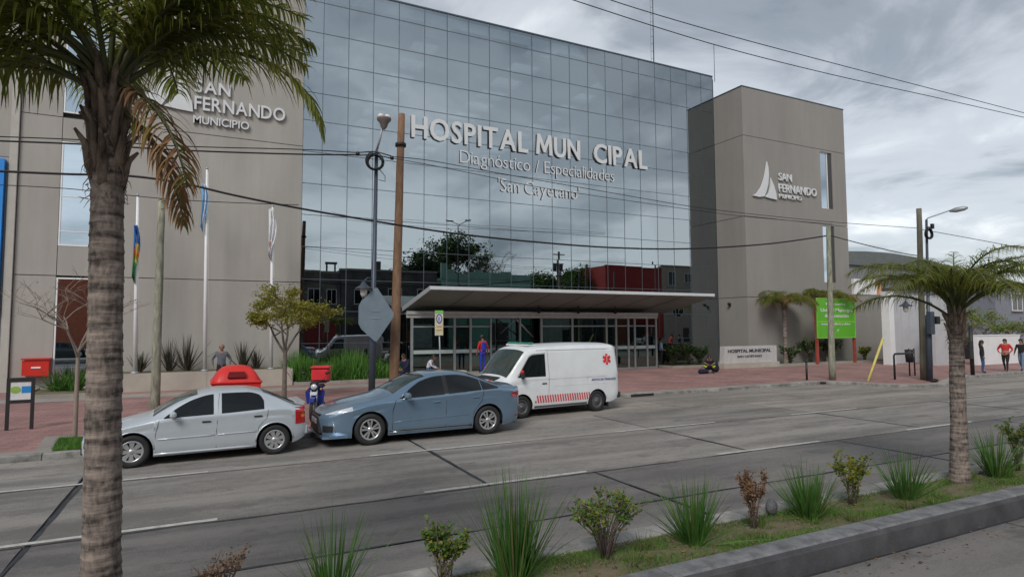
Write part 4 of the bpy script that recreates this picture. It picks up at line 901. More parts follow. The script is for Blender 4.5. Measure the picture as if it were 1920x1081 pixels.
def palm(label, base, top, r0, r1, fr, group=None, boots=9, bootlen=.6, neck=.5, bulge=1.25, seedo=0, lwf=.0135):
    base, top = Vector(base), Vector(top); t = T('palm_tree', label, 'palm', base, group); q = MB(); n = int((top-base).length/.016); P = []; R_ = []
    for i in range(n+1):
        f = i/n; P.append(base.lerp(top, f)); ring = .010*(1 if i % 3 == 0 else 0)*(r0/.13); R_.append((r0+(r1-r0)*f)+0*ring+(.05*math.exp(-f*14)))
    from mathutils import noise as mn
    G_ = []
    for i in range(n+1):
        row = []; fz = P[i].z
        for k in range(29):
            a = 2*PI*(k % 28)/28; ca, sa = math.cos(a), math.sin(a); tilt = fz+.035*math.sin(a+fz*1.3)+.02*mn.noise(Vector((ca*2, sa*2, fz*2)))
            ph = tilt/.095+mn.noise(Vector((0, seedo*3.1, fz*2.5)))*.7; fr_ = ph-math.floor(ph); scar = .035*(fr_ < .16)+.03*(1-fr_)
            rr_ = R_[i]*(1+scar+.05*mn.noise(Vector((ca*1.5, sa*1.5, fz*3)))+.04*mn.noise(Vector((ca*9, sa*9, fz*5)))+.02*mn.noise(Vector((ca*20, sa*20, fz*11)))); row.append(P[i]+Vector((ca*rr_, sa*rr_, 0)))
        G_.append(row)
    q.grid(G_, flip=True); q.build('trunk', m_trunk, t)
    # old leaf bases (boots)
    rn = random.Random(3+seedo)
    for k in range(boots):
        a = k*2.4+rn.uniform(-.2, .2); z = -neck+neck*1.0*(k/boots); ca, sa = math.cos(a), math.sin(a); q = MB(); L0 = bootlen*rn.uniform(.6, 1.1)
        pp = [top+Vector((ca*(r1*.5), sa*(r1*.5), z)), top+Vector((ca*r1*bulge, sa*r1*bulge, z+L0*.35)), top+Vector((ca*r1*(bulge+.35), sa*r1*(bulge+.35), z+L0*.75)), top+Vector((ca*r1*(bulge+1.0), sa*r1*(bulge+1.0), z+L0*rn.uniform(.85, 1.1)))]
        q.tube(pp, [r1*.5, r1*.38, r1*.24, r1*.10], 6); q.build('leaf_base', M('leaf_base_brown', (.07, .05, .04), .9, var=.3, scale=5, bump=.8, bscale=14, col2=(.33, .25, .19), stretch=(3, 3, .8), rnd=.25), t)
    q = MB()
    for k in range(260):
        a = rn.uniform(0, 2*PI); z = rn.uniform(-neck*1.05, bootlen*.4); ca, sa = math.cos(a), math.sin(a); s0 = top+Vector((ca*r1*1.05, sa*r1*1.05, z)); e_ = s0+Vector((ca*rn.uniform(.0, .05)-sa*rn.uniform(-.08, .08), sa*rn.uniform(.0, .05)+ca*rn.uniform(-.08, .08), rn.uniform(-.14, .14))); q.tube([s0, s0.lerp(e_, .5)+Vector((ca*.015, sa*.015, 0)), e_], [.004, .003, .001], 3, cap=False)
    tag(q.build('trunk_fibre', M('fibre_brown', (.20, .145, .11), .95, var=.5, scale=9), t), kind='stuff')
    for i, (az, e0, e1, L_, ll, kind) in enumerate(fr):
        mats = None if kind != 'dry' else [mg_rach, mg_dry, mg_palY]
        frond(L_, e0, e1, 66 if L_ > 1.2 else 44, ll, lwf, .55 if kind != 'up' else .3, mats, seed=i+seedo*50, az=az, name='frond' if kind != 'dry' else 'dry_frond', parent=t, base=top+Vector((0, 0, rn.uniform(-.12, .08))), roll=rn.uniform(-60, 60))
    return t
rn = random.Random(5)
# big palm on the left of the median
b0 = PY(191, 1130, 5.15); b0.z = .19; t0_ = PY(203, 215, 5.15); tm = PY(200, 352, 5.15)
fr = [(-18, 48, -84, 1.95, .40, ''), (-14, 66, -12, 1.9, .42, ''), (22, 68, -10, 1.95, .44, ''), (-52, -18, -90, 1.2, .36, 'dry'), (-30, -38, -88, 1.1, .34, 'dry'), (-30, 64, -14, 1.9, .46, ''), (180, 38, -62, 1.8, .54, ''), (165, 56, -44, 1.9, .52, ''), (200, 26, -74, 1.5, .50, ''), (215, 50, -52, 1.8, .52, ''), (140, 46, -54, 1.7, .5, ''), (240, 55, -46, 1.6, .5, ''), (262, 62, -30, 1.7, .46, ''), (300, 66, -20, 1.7, .45, ''), (325, 62, -30, 1.6, .45, ''), (70, 60, -34, 1.8, .5, ''), (100, 50, -48, 1.7, .5, ''), (45, 62, -20, 1.7, .42, ''), (120, 76, 0, 1.8, .48, 'up'), (10, 76, 5, 1.8, .48, 'up'), (280, 80, 0, 1.6, .45, 'up'), (190, 72, -5, 1.9, .48, 'up'), (-2, 62, -30, 1.7, .40, ''), (188, 46, -40, 1.95, .54, ''),
      (30, 66, -18, 2.0, .5, ''), (-5, 68, -8, 2.0, .5, ''), (172, 64, -24, 2.0, .54, ''), (205, 60, -34, 1.9, .52, ''), (155, 34, -66, 1.6, .5, ''), (225, 36, -64, 1.5, .5, ''), (-50, 62, -24, 1.7, .45, ''), (335, 70, -10, 1.9, .5, ''), (12, 62, -30, 1.75, .40, '')]
palm('large palm with thick ringed trunk in the left foreground of the median', b0, PY(205, 165, 5.15), .117, .098, fr, boots=30, bootlen=.42, neck=.80, bulge=1.0)
# right palm
b1 = PG(1800, 903, .2); t1 = PY(1792, 590, b1.y)
fr = []
for k in range(27): fr.append((k*137.5+rn.uniform(-12, 12), rn.choice([80, 70, 60, 48, 74]), rn.uniform(-55, -20), rn.uniform(1.5, 2.0), .44, ''))
fr += [(178, 48, -40, 1.85, .38, ''), (10, 50, -35, 1.9, .38, ''), (30, 84, 30, 1.2, .3, 'up'), (200, 60, -30, 1.8, .36, ''), (340, 62, -25, 1.8, .36, '')]
palm('medium palm with rough brown neck standing at the right end of the median', b1, t1, .115, .088, fr, boots=22, bootlen=.34, neck=.50, bulge=1.0, seedo=2, lwf=.0075)
# small palms in front of the tower
for i, (px, py, yy, lab) in enumerate(((1470, 572, 27.0, 'small drooping palm against the tower wall left of the green board'), (1548, 566, 27.5, 'small palm tucked behind the green board'))):
    top = PY(px, py, yy); bs = Vector((top.x, yy, PZ)); rr = random.Random(i+9)
    fr = [(k*360/22*7+rr.uniform(-9, 9), rr.uniform(40, 75), rr.uniform(-75, -45), rr.uniform(1.9, 2.5), .75, 'dry' if k % 7 == 2 else '') for k in range(22)]
    palm(lab, bs, top, .13, .12, fr, 'small palms before the tower', boots=6, bootlen=.5, neck=.4, seedo=5+i)
# strappy grass clumps
def clump_mesh(nb, L_, spread, w_, seed, mats, droop=.35, straw=.12, rad_=.08, name='leaf_blades', parent=None):
    rr = random.Random(seed); q = MB()
    for i in range(nb):
        a = rr.uniform(0, 2*PI); e = rr.gauss(0, 1)*spread; d = Vector((math.cos(a)*math.tan(min(1.25, abs(e))), math.sin(a)*math.tan(min(1.25, abs(e))), 1)).normalized(); r_ = rad_*math.sqrt(rr.random())
        blade(q, (r_*math.cos(a), r_*math.sin(a), -.03), d, L_*rr.uniform(.55, 1.08), w_*rr.uniform(.7, 1.2), droop*rr.uniform(.2, 1.0)*.25, 5, 1 if rr.random() < straw else 0, rr.uniform(-1.2, 1.2))
    return q.build(name, mats, parent, local=True)
def clump(label, loc, h, spread, nb, w_, seed, mats=None, group=None, cat='grass clump', name='grass_clump', droop=.35, straw=.12, rad_=.09):
    t = T(name, label, cat, loc, group); clump_mesh(nb, h, spread, w_, seed, mats or [mg_blade, mg_bladeY], droop, straw, rad_, parent=t); return t
def ht(base, py): return PY(0, py, base.y).z*0+PYz(base, py)
def PYz(base, py):
    # height of the sight line at image row py above base
    from math import hypot
    dz = None; best = None
    lo_, hi_ = -1., 12.
    for _ in range(40):
        m_ = (lo_+hi_)/2; P = np.array([base.x, base.y, m_-H]); yy = 540.5-F_PX*(P @ _u2)/(P @ _f)
        if yy > py: lo_ = m_
        else: hi_ = m_
    return lo_
MG = 'plants along the median'
for i, (px, py, ytop, spr, nb, lab) in enumerate(((622, 1130, 940, .44, 120, 'wide loose grass clump cut by the bottom edge left of centre'), (966, 1085, 880, .27, 300, 'tall dense dark grass clump nearest the middle of the bottom edge'), (1302, 1018, 882, .48, 240, 'wide grass clump between the leafy shrub and the brown dead shrub'),
        (1518, 970, 858, .42, 260, 'bushy grass clump just right of the brown dead shrub'), (1697, 935, 832, .44, 170, 'grass clump left of the right palm trunk'), (1868, 893, 795, .46, 190, 'grass clump just right of the right palm trunk'))):
    b = PG(px, py, .2); h_ = (PYz(b, ytop)-.2)*1.0; clump(lab, b, h_, spr, nb, .0085, 30+i, group=MG, rad_=.10 if i != 1 else .13, straw=.10)
# leafy shrubs
def shrub(label, loc, h, wd, nst, nleaf, lm, seed, lsize=.03, name='shrub', cat='shrub', group=None, bare=.25, wood=None):
    t = T(name, label, cat, loc, group); rr = random.Random(seed); q = MB(); tips = []
    for i in range(nst):
        a = rr.uniform(0, 2*PI); r_ = wd*.5*math.sqrt(rr.random()); tp_ = Vector((math.cos(a)*r_, math.sin(a)*r_, h*rr.uniform(.65, 1.0))); md = Vector((tp_.x*.35+rr.uniform(-.02, .02), tp_.y*.35, tp_.z*.5)); b_ = Vector((rr.uniform(-.04, .04), rr.uniform(-.04, .04), -.03))
        pl = [b_, md, tp_]; q.tube(pl, [.008, .006, .003], 5); tips.append(pl)
        for k in range(3):
            f = rr.uniform(.4, .9); o = md.lerp(tp_, f); e = o+Vector((rr.uniform(-.12, .12)*wd*1.6, rr.uniform(-.12, .12)*wd*1.6, rr.uniform(.04, .14)*h*1.5)); q.tube([o, e], [.004, .002], 4); tips.append([o, o, e])
    q.build('stems', wood or m_twig, t, local=True)
    q = MB()
    for i in range(nleaf):
        pl = rr.choice(tips); f = bare+(1-bare)*rr.random()**.7; p = pl[0].lerp(pl[1], f*2) if f < .5 else pl[1].lerp(pl[2], f*2-1)
        p = p+Vector((rr.gauss(0, .018), rr.gauss(0, .018), rr.gauss(0, .015))); d = Vector((rr.gauss(0, 1), rr.gauss(0, 1), rr.uniform(-.2, 1))).normalized(); s_ = Vector((rr.gauss(0, 1), rr.gauss(0, 1), rr.gauss(0, .6))); s_ = (s_-d*s_.dot(d)).normalized(); L_ = lsize*rr.uniform(.7, 1.5); w_ = L_*.42
        q.add([p, p+d*L_*.5+s_*w_, p+d*L_, p+d*L_*.5-s_*w_], [(0, 1, 2, 3)], rr.choice([0, 0, 1]) if isinstance(lm, list) else 0)
    q.build('leaves', lm, t, local=True); return t
for i, (px, py, ytop, wpx, nst, nl, lm, lab, ls, bare) in enumerate(((415, 1150, 1022, 90, 9, 260, mg_brown, 'small dry brown shrub at the bottom edge beside the big palm', .022, .3), (832, 1105, 975, 110, 14, 700, [mg_shrub, mg_lime], 'upright leafy shrub between two grass clumps at the bottom edge', .03, .15),
        (1135, 1045, 925, 150, 34, 900, [mg_shrub, mg_lime], 'round twiggy shrub with sparse green leaves in the middle of the median', .03, .3), (1415, 992, 888, 60, 12, 900, mg_brown, 'dead shrub with rusty brown leaves on the median', .022, .25),
        (1600, 946, 848, 75, 14, 700, [mg_lime, mg_shrub], 'bright lime green shrub behind the bushy grass clump', .034, .2), (1908, 882, 785, 60, 14, 700, [mg_shrub, mg_lime], 'leafy shrub at the right edge of the picture', .03, .15))):
    b = PG(px, py, .2); h_ = PYz(b, ytop)-.2; dep = b.x*.446+b.y*.895; shrub(lab, b, h_, wpx/(1144/dep), nst, int(nl*1.6), lm, 60+i, ls*1.1, group=MG, bare=bare)
# grey stone-like lump beside dead shrub
p = PG(1447, 965, .2); q = MB(); q.ball((0, 0, .10), .085, 10, sq=(.9, .8, 1.2)); o = q.build('grey_bag', M('grey_bag', (.12, .12, .125), .9, var=.4, scale=14, bump=.6), None, loc=p, local=True); tag(o, 'round grey bag caught behind the dead brown shrub', 'bag')
# ground cover grass on the median
rr = random.Random(11); q = MB()
for i in range(52000):
    x = rr.uniform(-1.5, 15); y = rr.uniform(4.76, 5.56)
    if math.sin(x*2.1+y*7)+math.sin(x*5.3-y*4)*.7+rr.uniform(-.9, .9) < -.45: continue
    d = Vector((rr.gauss(0, .5), rr.gauss(0, .5), 1)).normalized(); L_ = rr.uniform(.02, .05)+.06*max(0, math.sin(x*3.7+y*5))*rr.random(); s_ = Vector((rr.gauss(0, 1), rr.gauss(0, 1), 0)).normalized()*.0035; p = Vector((x, y, .195))
    q.add([p-s_, p+s_, p+d*L_], [(0, 1, 2)], 1 if rr.random() < .18 else 0)
tag(q.build('median_grass', [leafmat('lawn_green', (.06, .17, .02), (.14, .30, .04)), mg_bladeY]), 'short patchy grass growing on the median soil', 'grass', kind='stuff')
# trees
def tree(label, loc, h, crown_r, crown_z, nleaf, lm, seed, lsize=.07, trunk_r=.06, levels=4, spread=.6, lean=(0, 0), name='tree', cat='tree', first=.38, group=None, leafp=1., wood=None, squash=1.):
    rr = random.Random(seed); t = T(name, label, cat, loc, group); q = MB(); tips = []
    def grow(p, d, L_, r_, lv):
        n = 3; pts = [p]; dd = d.copy()
        for k in range(n): dd = (dd+Vector((rr.gauss(0, .10), rr.gauss(0, .10), .03))).normalized(); pts.append(pts[-1]+dd*L_/n)
        q.tube(pts, [r_, r_*.88, r_*.76, r_*.62], 6 if lv > 1 else 4, cap=False)
        if lv <= 1: tips.append((pts[0], pts[-1]))
        if lv == 0: return
        for k in range(rr.choice([2, 3, 3])):
            a = rr.uniform(0, 2*PI); s_ = Vector((math.cos(a), math.sin(a), rr.uniform(-.15, .4))); nd_ = (dd*(1-spread)+s_*spread).normalized(); grow(pts[-1] if k else pts[-2], nd_, L_*rr.uniform(.6, .82), r_*.6, lv-1)
    L0 = h*first; tr = Vector((lean[0], lean[1], 1)).normalized(); q.tube([Vector((0, 0, -.05)), tr*L0*.5, tr*L0], [trunk_r*1.15, trunk_r, trunk_r*.85], 8, cap=False)
    for k in range(4): a = k*PI/2+rr.uniform(-.4, .4); grow(tr*L0*rr.uniform(.9, 1), (tr*.75+Vector((math.cos(a), math.sin(a), .2))*spread*.8).normalized(), (h-L0)*.42, trunk_r*.6, levels-1)
    q.build('branches', wood or m_bark, t, local=True)
    q = MB()
    for i in range(nleaf):
        a, b = rr.choice(tips); p = a.lerp(b, rr.uniform(.2, 1.1))+Vector((rr.gauss(0, 1), rr.gauss(0, 1), rr.gauss(0, .8)))*lsize*1.1; d = Vector((rr.gauss(0, 1), rr.gauss(0, 1), rr.gauss(0, .6))).normalized(); s_ = d.orthogonal().normalized(); s_ = Matrix.Rotation(rr.uniform(0, 6), 3, d) @ s_; L_ = lsize*rr.uniform(.7, 1.4)
        q.add([p, p+d*L_*.5+s_*L_*.3, p+d*L_, p+d*L_*.5-s_*L_*.3], [(0, 1, 2, 3)], (1 if rr.random() < .35 else 0) if isinstance(lm, list) else 0)
    if nleaf: q.build('leaves', lm, t, local=True)
    return t
p = PY(533, 740, 21.5); tree('small young tree with sparse yellow green leaves beside the white flagpole', (p.x, 21.5, PZ), 4.2, 1.4, 2.8, 7000, [mg_lime, mg_lime, mg_shrub], 4, .08, .07, 4, .62, first=.42)
p = PG(140, 822, PZ); tree('thin leafless sapling in the grass patch beside the information board', p, 3.75, 1, 3, 60, mg_brown, 8, .04, .045, 5, .55, first=.52, wood=M('pale_bark', (.26, .21, .17), .9))
q = MB(); rr = random.Random(200)
for i in range(40):
    cx_, cy_, hh = rr.uniform(-.5, 13.5), rr.uniform(4.82, 5.52), rr.uniform(.07, .24)
    for k in range(45):
        a = rr.uniform(0, 6.3); e = min(1.2, abs(rr.gauss(0, .7))); d = Vector((math.cos(a)*math.tan(e), math.sin(a)*math.tan(e), 1)).normalized(); r_ = .08*math.sqrt(rr.random())
        blade(q, (cx_+r_*math.cos(a), cy_+r_*math.sin(a), .19), d, hh*rr.uniform(.5, 1.1), .005, .1, 3, 1 if rr.random() < (.2 if i % 3 else .8) else 0, rr.uniform(-1, 1))
tag(q.build('median_weeds', [mg_shrub, mg_bladeY]), 'low weeds and straw scattered between the median plants', 'weeds', kind='stuff')
# trees reflected from across the street
tree('broad dark tree rising behind the mint building in the reflection', (32.5, -24.6, 0), 16.5, 5, 10, 6000, [mg_shrubD, mg_shrub], 12, .42, .3, 5, .55)
tree('dark conifer like tree left of the broad tree in the reflection', (27.0, -21.6, 0), 12.6, 4, 8, 5000, mg_shrubD, 13, .4, .3, 5, .5)
tree('leafless grey tree right of the broad tree in the reflection', (37.5, -21.6, 0), 13.5, 4, 8, 300, mg_brown, 14, .2, .25, 6, .6, wood=m_twig)
for i, (x, h_) in enumerate(((47.5, 11.0), (51.5, 11.6))): tree(('rounded green tree next to the transformer pole in the reflection', 'taller green tree touching the red warehouse in the reflection')[i], (x, -21.6, 0), h_, 4, 7, 3500, [mg_shrub, mg_shrubD], 20+i, .38, .25, 5, .55)
# strappy bed by the glass and flax in the planter
q = MB(); rr = random.Random(80)
for i in range(2600):
    x, y = rr.uniform(3.3, 8.4), rr.uniform(28.0, 30.1); a = rr.uniform(0, 2*PI); e = abs(rr.gauss(0, .45)); d = Vector((math.cos(a)*math.tan(min(1.2, e)), math.sin(a)*math.tan(min(1.2, e)), 1)).normalized()
    blade(q, (x, y, PZ+.06), d, 1.42*rr.uniform(.6, 1.1)*(1 if x < 7.2 else .8)*(.85+.2*math.sin(x*2.3)), .022*rr.uniform(.7, 1.2), .12*rr.uniform(.2, 1), 5, 1 if rr.random() < .04 else (2 if rr.random() < .3 else 0), rr.uniform(-1.2, 1.2))
tag(q.build('strap_leaf_bed', [leafmat('strap_green', (.05, .17, .02), (.12, .28, .04)), mg_bladeY, mg_blade]), 'dense mass of bright green strap leaves in the bed left of the entrance', 'plants', kind='stuff')
for i, (px, h_, lab) in enumerate(((262, .9, 'low dark flax clump at the foot of the left flagpole'), (318, 1.45, 'tall brown flax clump left of the middle flagpole'), (350, 1.55, 'tallest dark flax clump beside the middle flagpole'), (455, 1.3, 'dark flax clump behind the standing man'), (480, .9, 'small flax clump left of the right flagpole'))):
    p = PY(px, 690, 29.6); clump(lab, (p.x, 29.6, .78), h_, .42, 60, .03, 95+i, [mg_bladeD, mg_bladeD], 'flax clumps in the planter', 'plant', 'flax_plant', .2)
for i, (px, lab) in enumerate(((110, 'low green strappy plant left in the small bed under the red framed window'), (138, 'low green strappy plant right in the small bed under the red framed window'))):
    p = PG(px, 728, .25); clump(lab, (p.x, p.y, .2), .9, .55, 120, .03, 110+i, group='plants under the tall window', cat='plant', name='strap_plant', rad_=.25)
# shrubs by the tower and entrance
for i, (px, py, yy, hh, ww, lab) in enumerate(((1482, 690, 26.9, 1.2, 1.6, 'dark green shrub at the foot of the small palm'), (1520, 690, 27.2, 1.6, 1.6, 'tall dark shrub between the palm and the green board'), (1560, 690, 27.3, 1.5, 1.6, 'dark shrub behind the wooden pole below the green board'), (1622, 690, 27.2, 1.0, .9, 'light green shrub right of the green board'), (1262, 690, 29.4, 1.3, 1.6, 'dark shrub beside the glass doors'), (1290, 690, 29.3, 1.4, 1.6, 'dark shrub near the tower corner'), (1312, 690, 29.0, 1.2, 1.3, 'shrub behind the squatting person'))):
    p = PY(px, py, yy); shrub(lab, (p.x, yy, PZ), hh, ww, 26, 1500, [mg_shrubD, mg_shrub] if i != 3 else [mg_lime, mg_shrub], 130+i, .085, group='shrubs in the beds by the tower', bare=.02)
# dark trees on the far right
for i, (px, yy, h_, lab) in enumerate(((1850, 24, 4.2, 'yellow green street tree beyond the palm crown'), (1835, 26, 2.0, 'low hedge bush behind the walkers'), (1812, 27, 4.6, 'taller dark green tree behind the right palm neck'), (1900, 28, 3.4, 'bushy green tree at the far right behind the low white wall'))):
    p = PY(px, 650, yy); tree(lab, (p.x, yy, 0), h_, 1, 2, 1500, [mg_shrub, mg_lime], 150+i, .12, .08, 4, .6, first=.25)

# fallen leaves and grit on the median and in the gutters
rr = random.Random(21); q = MB()
for i in range(2600):
    zone = rr.random(); x = rr.uniform(-1, 16)
    y, z = (rr.uniform(4.78, 5.55), .222) if zone < .55 else ((rr.gauss(4.2, .12), .006) if zone < .7 else (rr.gauss(6.0, .10), .010))
    if zone > .85: x = rr.uniform(-6, 26); y = 14.8-abs(rr.gauss(0, .25)); z = .006
    a = rr.uniform(0, 6.3); L_ = rr.uniform(.008, .028); c_, s_ = math.cos(a)*L_, math.sin(a)*L_
    q.add([(x-c_, y-s_, z), (x+s_*.4, y-c_*.4, z+rr.uniform(0, .008)), (x+c_, y+s_, z+rr.uniform(0, .006)), (x-s_*.4, y+c_*.4, z)], [(0, 1, 2, 3)], rr.choice([0, 0, 1]))
tag(q.build('leaf_litter', [mg_dry, mg_bladeD]), 'scattered dry leaves and grit on the median and along the gutters', 'leaf litter', kind='stuff')
# ================================================================ street furniture
m_wood = M('pole_wood', (.33, .175, .09), .85, var=.5, scale=12, bump=.4, bscale=30, stretch=(1, 1, .25), col2=(.24, .15, .10))
m_woodG = M('pole_wood_grey', (.25, .25, .19), .9, var=.4, scale=11, bump=.3, stretch=(1, 1, .25)); m_woodB = M('pole_wood_olive', (.16, .15, .11), .9, var=.25, scale=4, stretch=(1, 1, .25))
m_lamp = M('lamp_grey', (.06, .075, .10), .45, metal=.3, var=.1); m_galv = M('galvanised', (.34, .36, .38), .5, metal=.4, var=.08); m_rub = M('black_rubber', (.012, .012, .013), .55)
def npole(label, pb, pt, y, r0, r1, mat, name='utility_pole', zb=PZ, bands=()):
    a = PY(pb[0], pb[1], y); b = PY(pt[0], pt[1], y); f = (zb-a.z)/(b.z-a.z); a = a.lerp(b, f); t = T(name, label, 'pole', a)
    q = MB(); n = 10; q.tube([a.lerp(b, i/n)+Vector((random.uniform(-.008, .008), 0, 0)) for i in range(n+1)], [r0+(r1-r0)*i/n for i in range(n+1)], 10); q.build('shaft', mat, t)
    for f in bands: c = a.lerp(b, f); q = MB(); q.tube([c, c+Vector((0, 0, .10))], r0*1.08, 10); q.build('pole_band', m_rub, t)
    return t, a, b
npole('tall orange brown wooden pole left of the entrance canopy', (739, 700), (753, 214), 19.2, .17, .115, m_wood, bands=(.885,))
npole('slender pale green wooden pole behind the silver hatchback', (291, 757), (303, 374), 18.7, .12, .085, m_woodG)
npole('weathered pale wooden pole standing in front of the green board', (1561, 712), (1553, 424), 18.5, .155, .10, m_woodG)
npole('thick olive wooden pole behind the bicycle rail', (1732, 712), (1723, 391), 16.6, .14, .11, m_woodB)
def coil(c, R_, r_, par):
    q = MB(); rr = random.Random(2)
    for k in range(9):
        o = Vector((rr.uniform(-.03, .03), rr.uniform(-.05, .05), rr.uniform(-.03, .03))); rad2 = R_*rr.uniform(.80, 1.05); q.tube([c+o+Vector((math.cos(a)*rad2, math.sin(a*2)*.02, math.sin(a)*rad2)) for a in np.linspace(0, 2*PI, 26)], r_, 6)
    return q.build('cable_coil', m_rub, par)
def lantern(c, par, sgn=-1):
    q = MB(); q.lathe([(.0, .20), (.05, .20), (.09, .12), (.13, .08), (.26, .0), (.27, -.02), (.10, .0)], c, n=16); o = q.build('lantern_hood', m_lamp, par)
    q = MB(); q.lathe([(.11, -.01), (.10, -.18), (.06, -.26), (0, -.28)], c, n=14); q.build('lantern_glass', M('opal_glass', (.6, .58, .55), .2), o)
    return o
# left street lamp
A = PY(697, 727, 18.6); B = PY(706, 283, 18.6); f = (PZ-A.z)/(B.z-A.z); A = A.lerp(B, f)
t = T('street_lamp', 'slate grey street lamp with a black cable coil in front of the glass', 'street lamp', A)
q = MB(); q.tube([A, A.lerp(B, .35), A.lerp(B, .36), B], [.105, .10, .075, .055], 12); q.build('lamp_post', m_lamp, t)
q = MB(); C1 = PY(712, 262, 18.5); C2 = PY(717, 238, 18.3); q.tube([B, C1, C2], [.04, .035, .035], 8); a = q.build('lamp_arm', m_galv, t)
q = MB(); hd = PY(720, 225, 18.2); q.lathe([(.03, -.30), (.10, -.22), (.13, -.10), (.22, .0), (.22, .06), (.0, .10)], hd, n=14); hdo = q.build('lamp_head', M('lamp_head_brown', (.16, .13, .12), .6), a)
for dx in (-.10, .10): q = MB(); q.ball(hd+Vector((dx, 0, .09)), .10, 8); q.build('lamp_globe', M('opal_glass', (.6, .58, .55)), hdo)
coil(PY(703, 303, 18.45), .27, .018, t)
for (u0, v0, u1, v1) in ((668, 286, 700, 284), (706, 284, 738, 294), (668, 291, 700, 290), (706, 290, 738, 298)):
    q = MB(); q.tube([PY(u0, v0, 18.45), PY(u1, v1, 18.5)], .022, 5); q.build('cross_arm', m_lamp, t)
for (u, v) in ((671, 288), (735, 296)): q = MB(); q.lathe([(0, -.06), (.055, -.05), (.06, .0), (.055, .05), (0, .06)], PY(u, v, 18.4), n=10); q.build('insulator', m_rub, t)
q = MB(); q.tube([PY(712, 318, 18.45), PY(722, 330, 18.4), PY(722, 340, 18.4), PY(710, 337, 18.4)], .012, 5); q.build('loose_cable', m_rub, t)
lantern(PY(682, 540, 18.5), t); q = MB(); q.tube([PY(682, 527, 18.5), PY(690, 520, 18.55), PY(700, 524, 18.6)], .02, 6); q.build('lantern_bracket', m_lamp, t)
# diamond road sign (seen from behind) hung on that post
c = PY(704, 590, 18.42); t = T('road_sign', 'grey back of a large diamond road sign fixed to the slate grey lamp post', 'sign', c)
s_ = .56; pl = [(-.50, .26), (-.42, .42), (-.02, .82), (.05, .82), (.55, .06), (.55, -.06), (.05, -.80), (-.02, -.80), (-.42, -.42), (-.50, -.26)]
q = MB(); q.prism([(c.x+a*1.02, c.z+b) for a, b in pl], 'y', c.y-.006, c.y+.006); q.build('sign_plate', M('sign_back', (.19, .24, .28), .55, metal=.2, var=.1), t)
for dz in (-.10, .12): q = MB(); q.bb(c.x-.13, c.x+.13, c.y-.02, c.y-.008, c.z+dz-.012, c.z+dz+.012); q.build('sign_bracket', m_galv, t)
# small parking sign
c = PY(823, 605, 19.6); pb = PY(828, 700, 19.6); t = T('parking_sign', 'small yellow and white parking sign with a blue ring on a thin leaning post', 'sign', (pb.x, 19.6, PZ))
q = MB(); q.tube([(pb.x, 19.6, PZ), (c.x, 19.64, c.z+.38)], .025, 8); q.build('sign_post', m_galv, t)
w2, h2 = .145, .42
q = MB(); q.bb(c.x-w2, c.x+w2, 19.58, 19.60, c.z-h2, c.z+h2); pltt = q.build('sign_plate', M('sign_cream', (.60, .56, .40), .5), t)
q = MB(); q.bb(c.x-w2, c.x+w2, 19.574, 19.579, c.z+h2-.10, c.z+h2); q.build('green_header', M('sign_green', (.20, .50, .12), .5), t)
q = MB(); q.prism([(c.x+.105*math.cos(a), c.z+.14+.16*math.sin(a)) for a in np.linspace(0, 2*PI, 20, False)], 'y', 19.572, 19.578); q.build('blue_ring', M('sign_blue', (.04, .06, .30), .5), t)
q = MB(); q.prism([(c.x+.07*math.cos(a), c.z+.14+.115*math.sin(a)) for a in np.linspace(0, 2*PI, 20, False)], 'y', 19.567, 19.571); q.build('ring_centre', m_white, t)
lettering('lettering', 'E', c.x-.035, c.x+.035, 19.562, c.z+.07, .14, M('sign_blue', (.04, .06, .3)), t, extr=.002, bold=.02)
for k in range(2): q = MB(); q.bb(c.x-.10, c.x+.10, 19.572, 19.578, c.z-.14-.12*k, c.z-.10-.12*k); q.build('text_bar', M('sign_orange', (.55, .30, .10), .5), t)
# right street lamp
A = PG(1743, 714, PZ); y = A.y; t = T('street_lamp', 'dark street lamp with a long arm and cable coil beside the olive wooden pole', 'street lamp', A)
B = PY(1737, 412, y); q = MB(); q.tube([A, A.lerp(B, .4), A.lerp(B, .41), B], [.13, .12, .065, .05], 12); q.build('lamp_post', m_lamp, t)
q = MB(); q.tube([B, PY(1739, 409, y), PY(1782, 394, y-1.0)], .03, 8); a = q.build('lamp_arm', m_galv, t)
q = MB(); e1, e2 = PY(1780, 396, y-1.0), PY(1815, 389, y-1.6); q.tube([e1, e1.lerp(e2, .35), e1.lerp(e2, .8), e2], [.04, .11, .10, .04], 10); q.build('lamp_head', m_galv, a)
coil(PY(1742, 437, y-.15), .26, .022, t); q = MB(); q.box(PY(1748, 424, y-.1), (.14, .1, .22)); q.build('junction_box', m_rub, t)
q = MB(); q.box(PY(1745, 605, y-.18), (.30, .20, 1.0), bev=.02); q.build('control_box', m_lamp, t); q = MB(); q.box(PY(1754, 600, y-.2), (.24, .3, .34), bev=.03); q.build('meter_box', m_rub, t)
lantern(PY(1698, 573, y), t); q = MB(); q.tube([PY(1698, 566, y), PY(1700, 548, y), PY(1738, 545, y)], .018, 6); q.build('lantern_bracket', m_lamp, t)
p = PG(1752, 716, PZ); q = MB(); q.ball((0, 0, .08), .14, 8, sq=(1.6, 1, .6)); tag(q.build('rubbish_bag', m_rub, None, loc=p, local=True), 'small black rubbish bag at the foot of the right street lamp', 'bag')
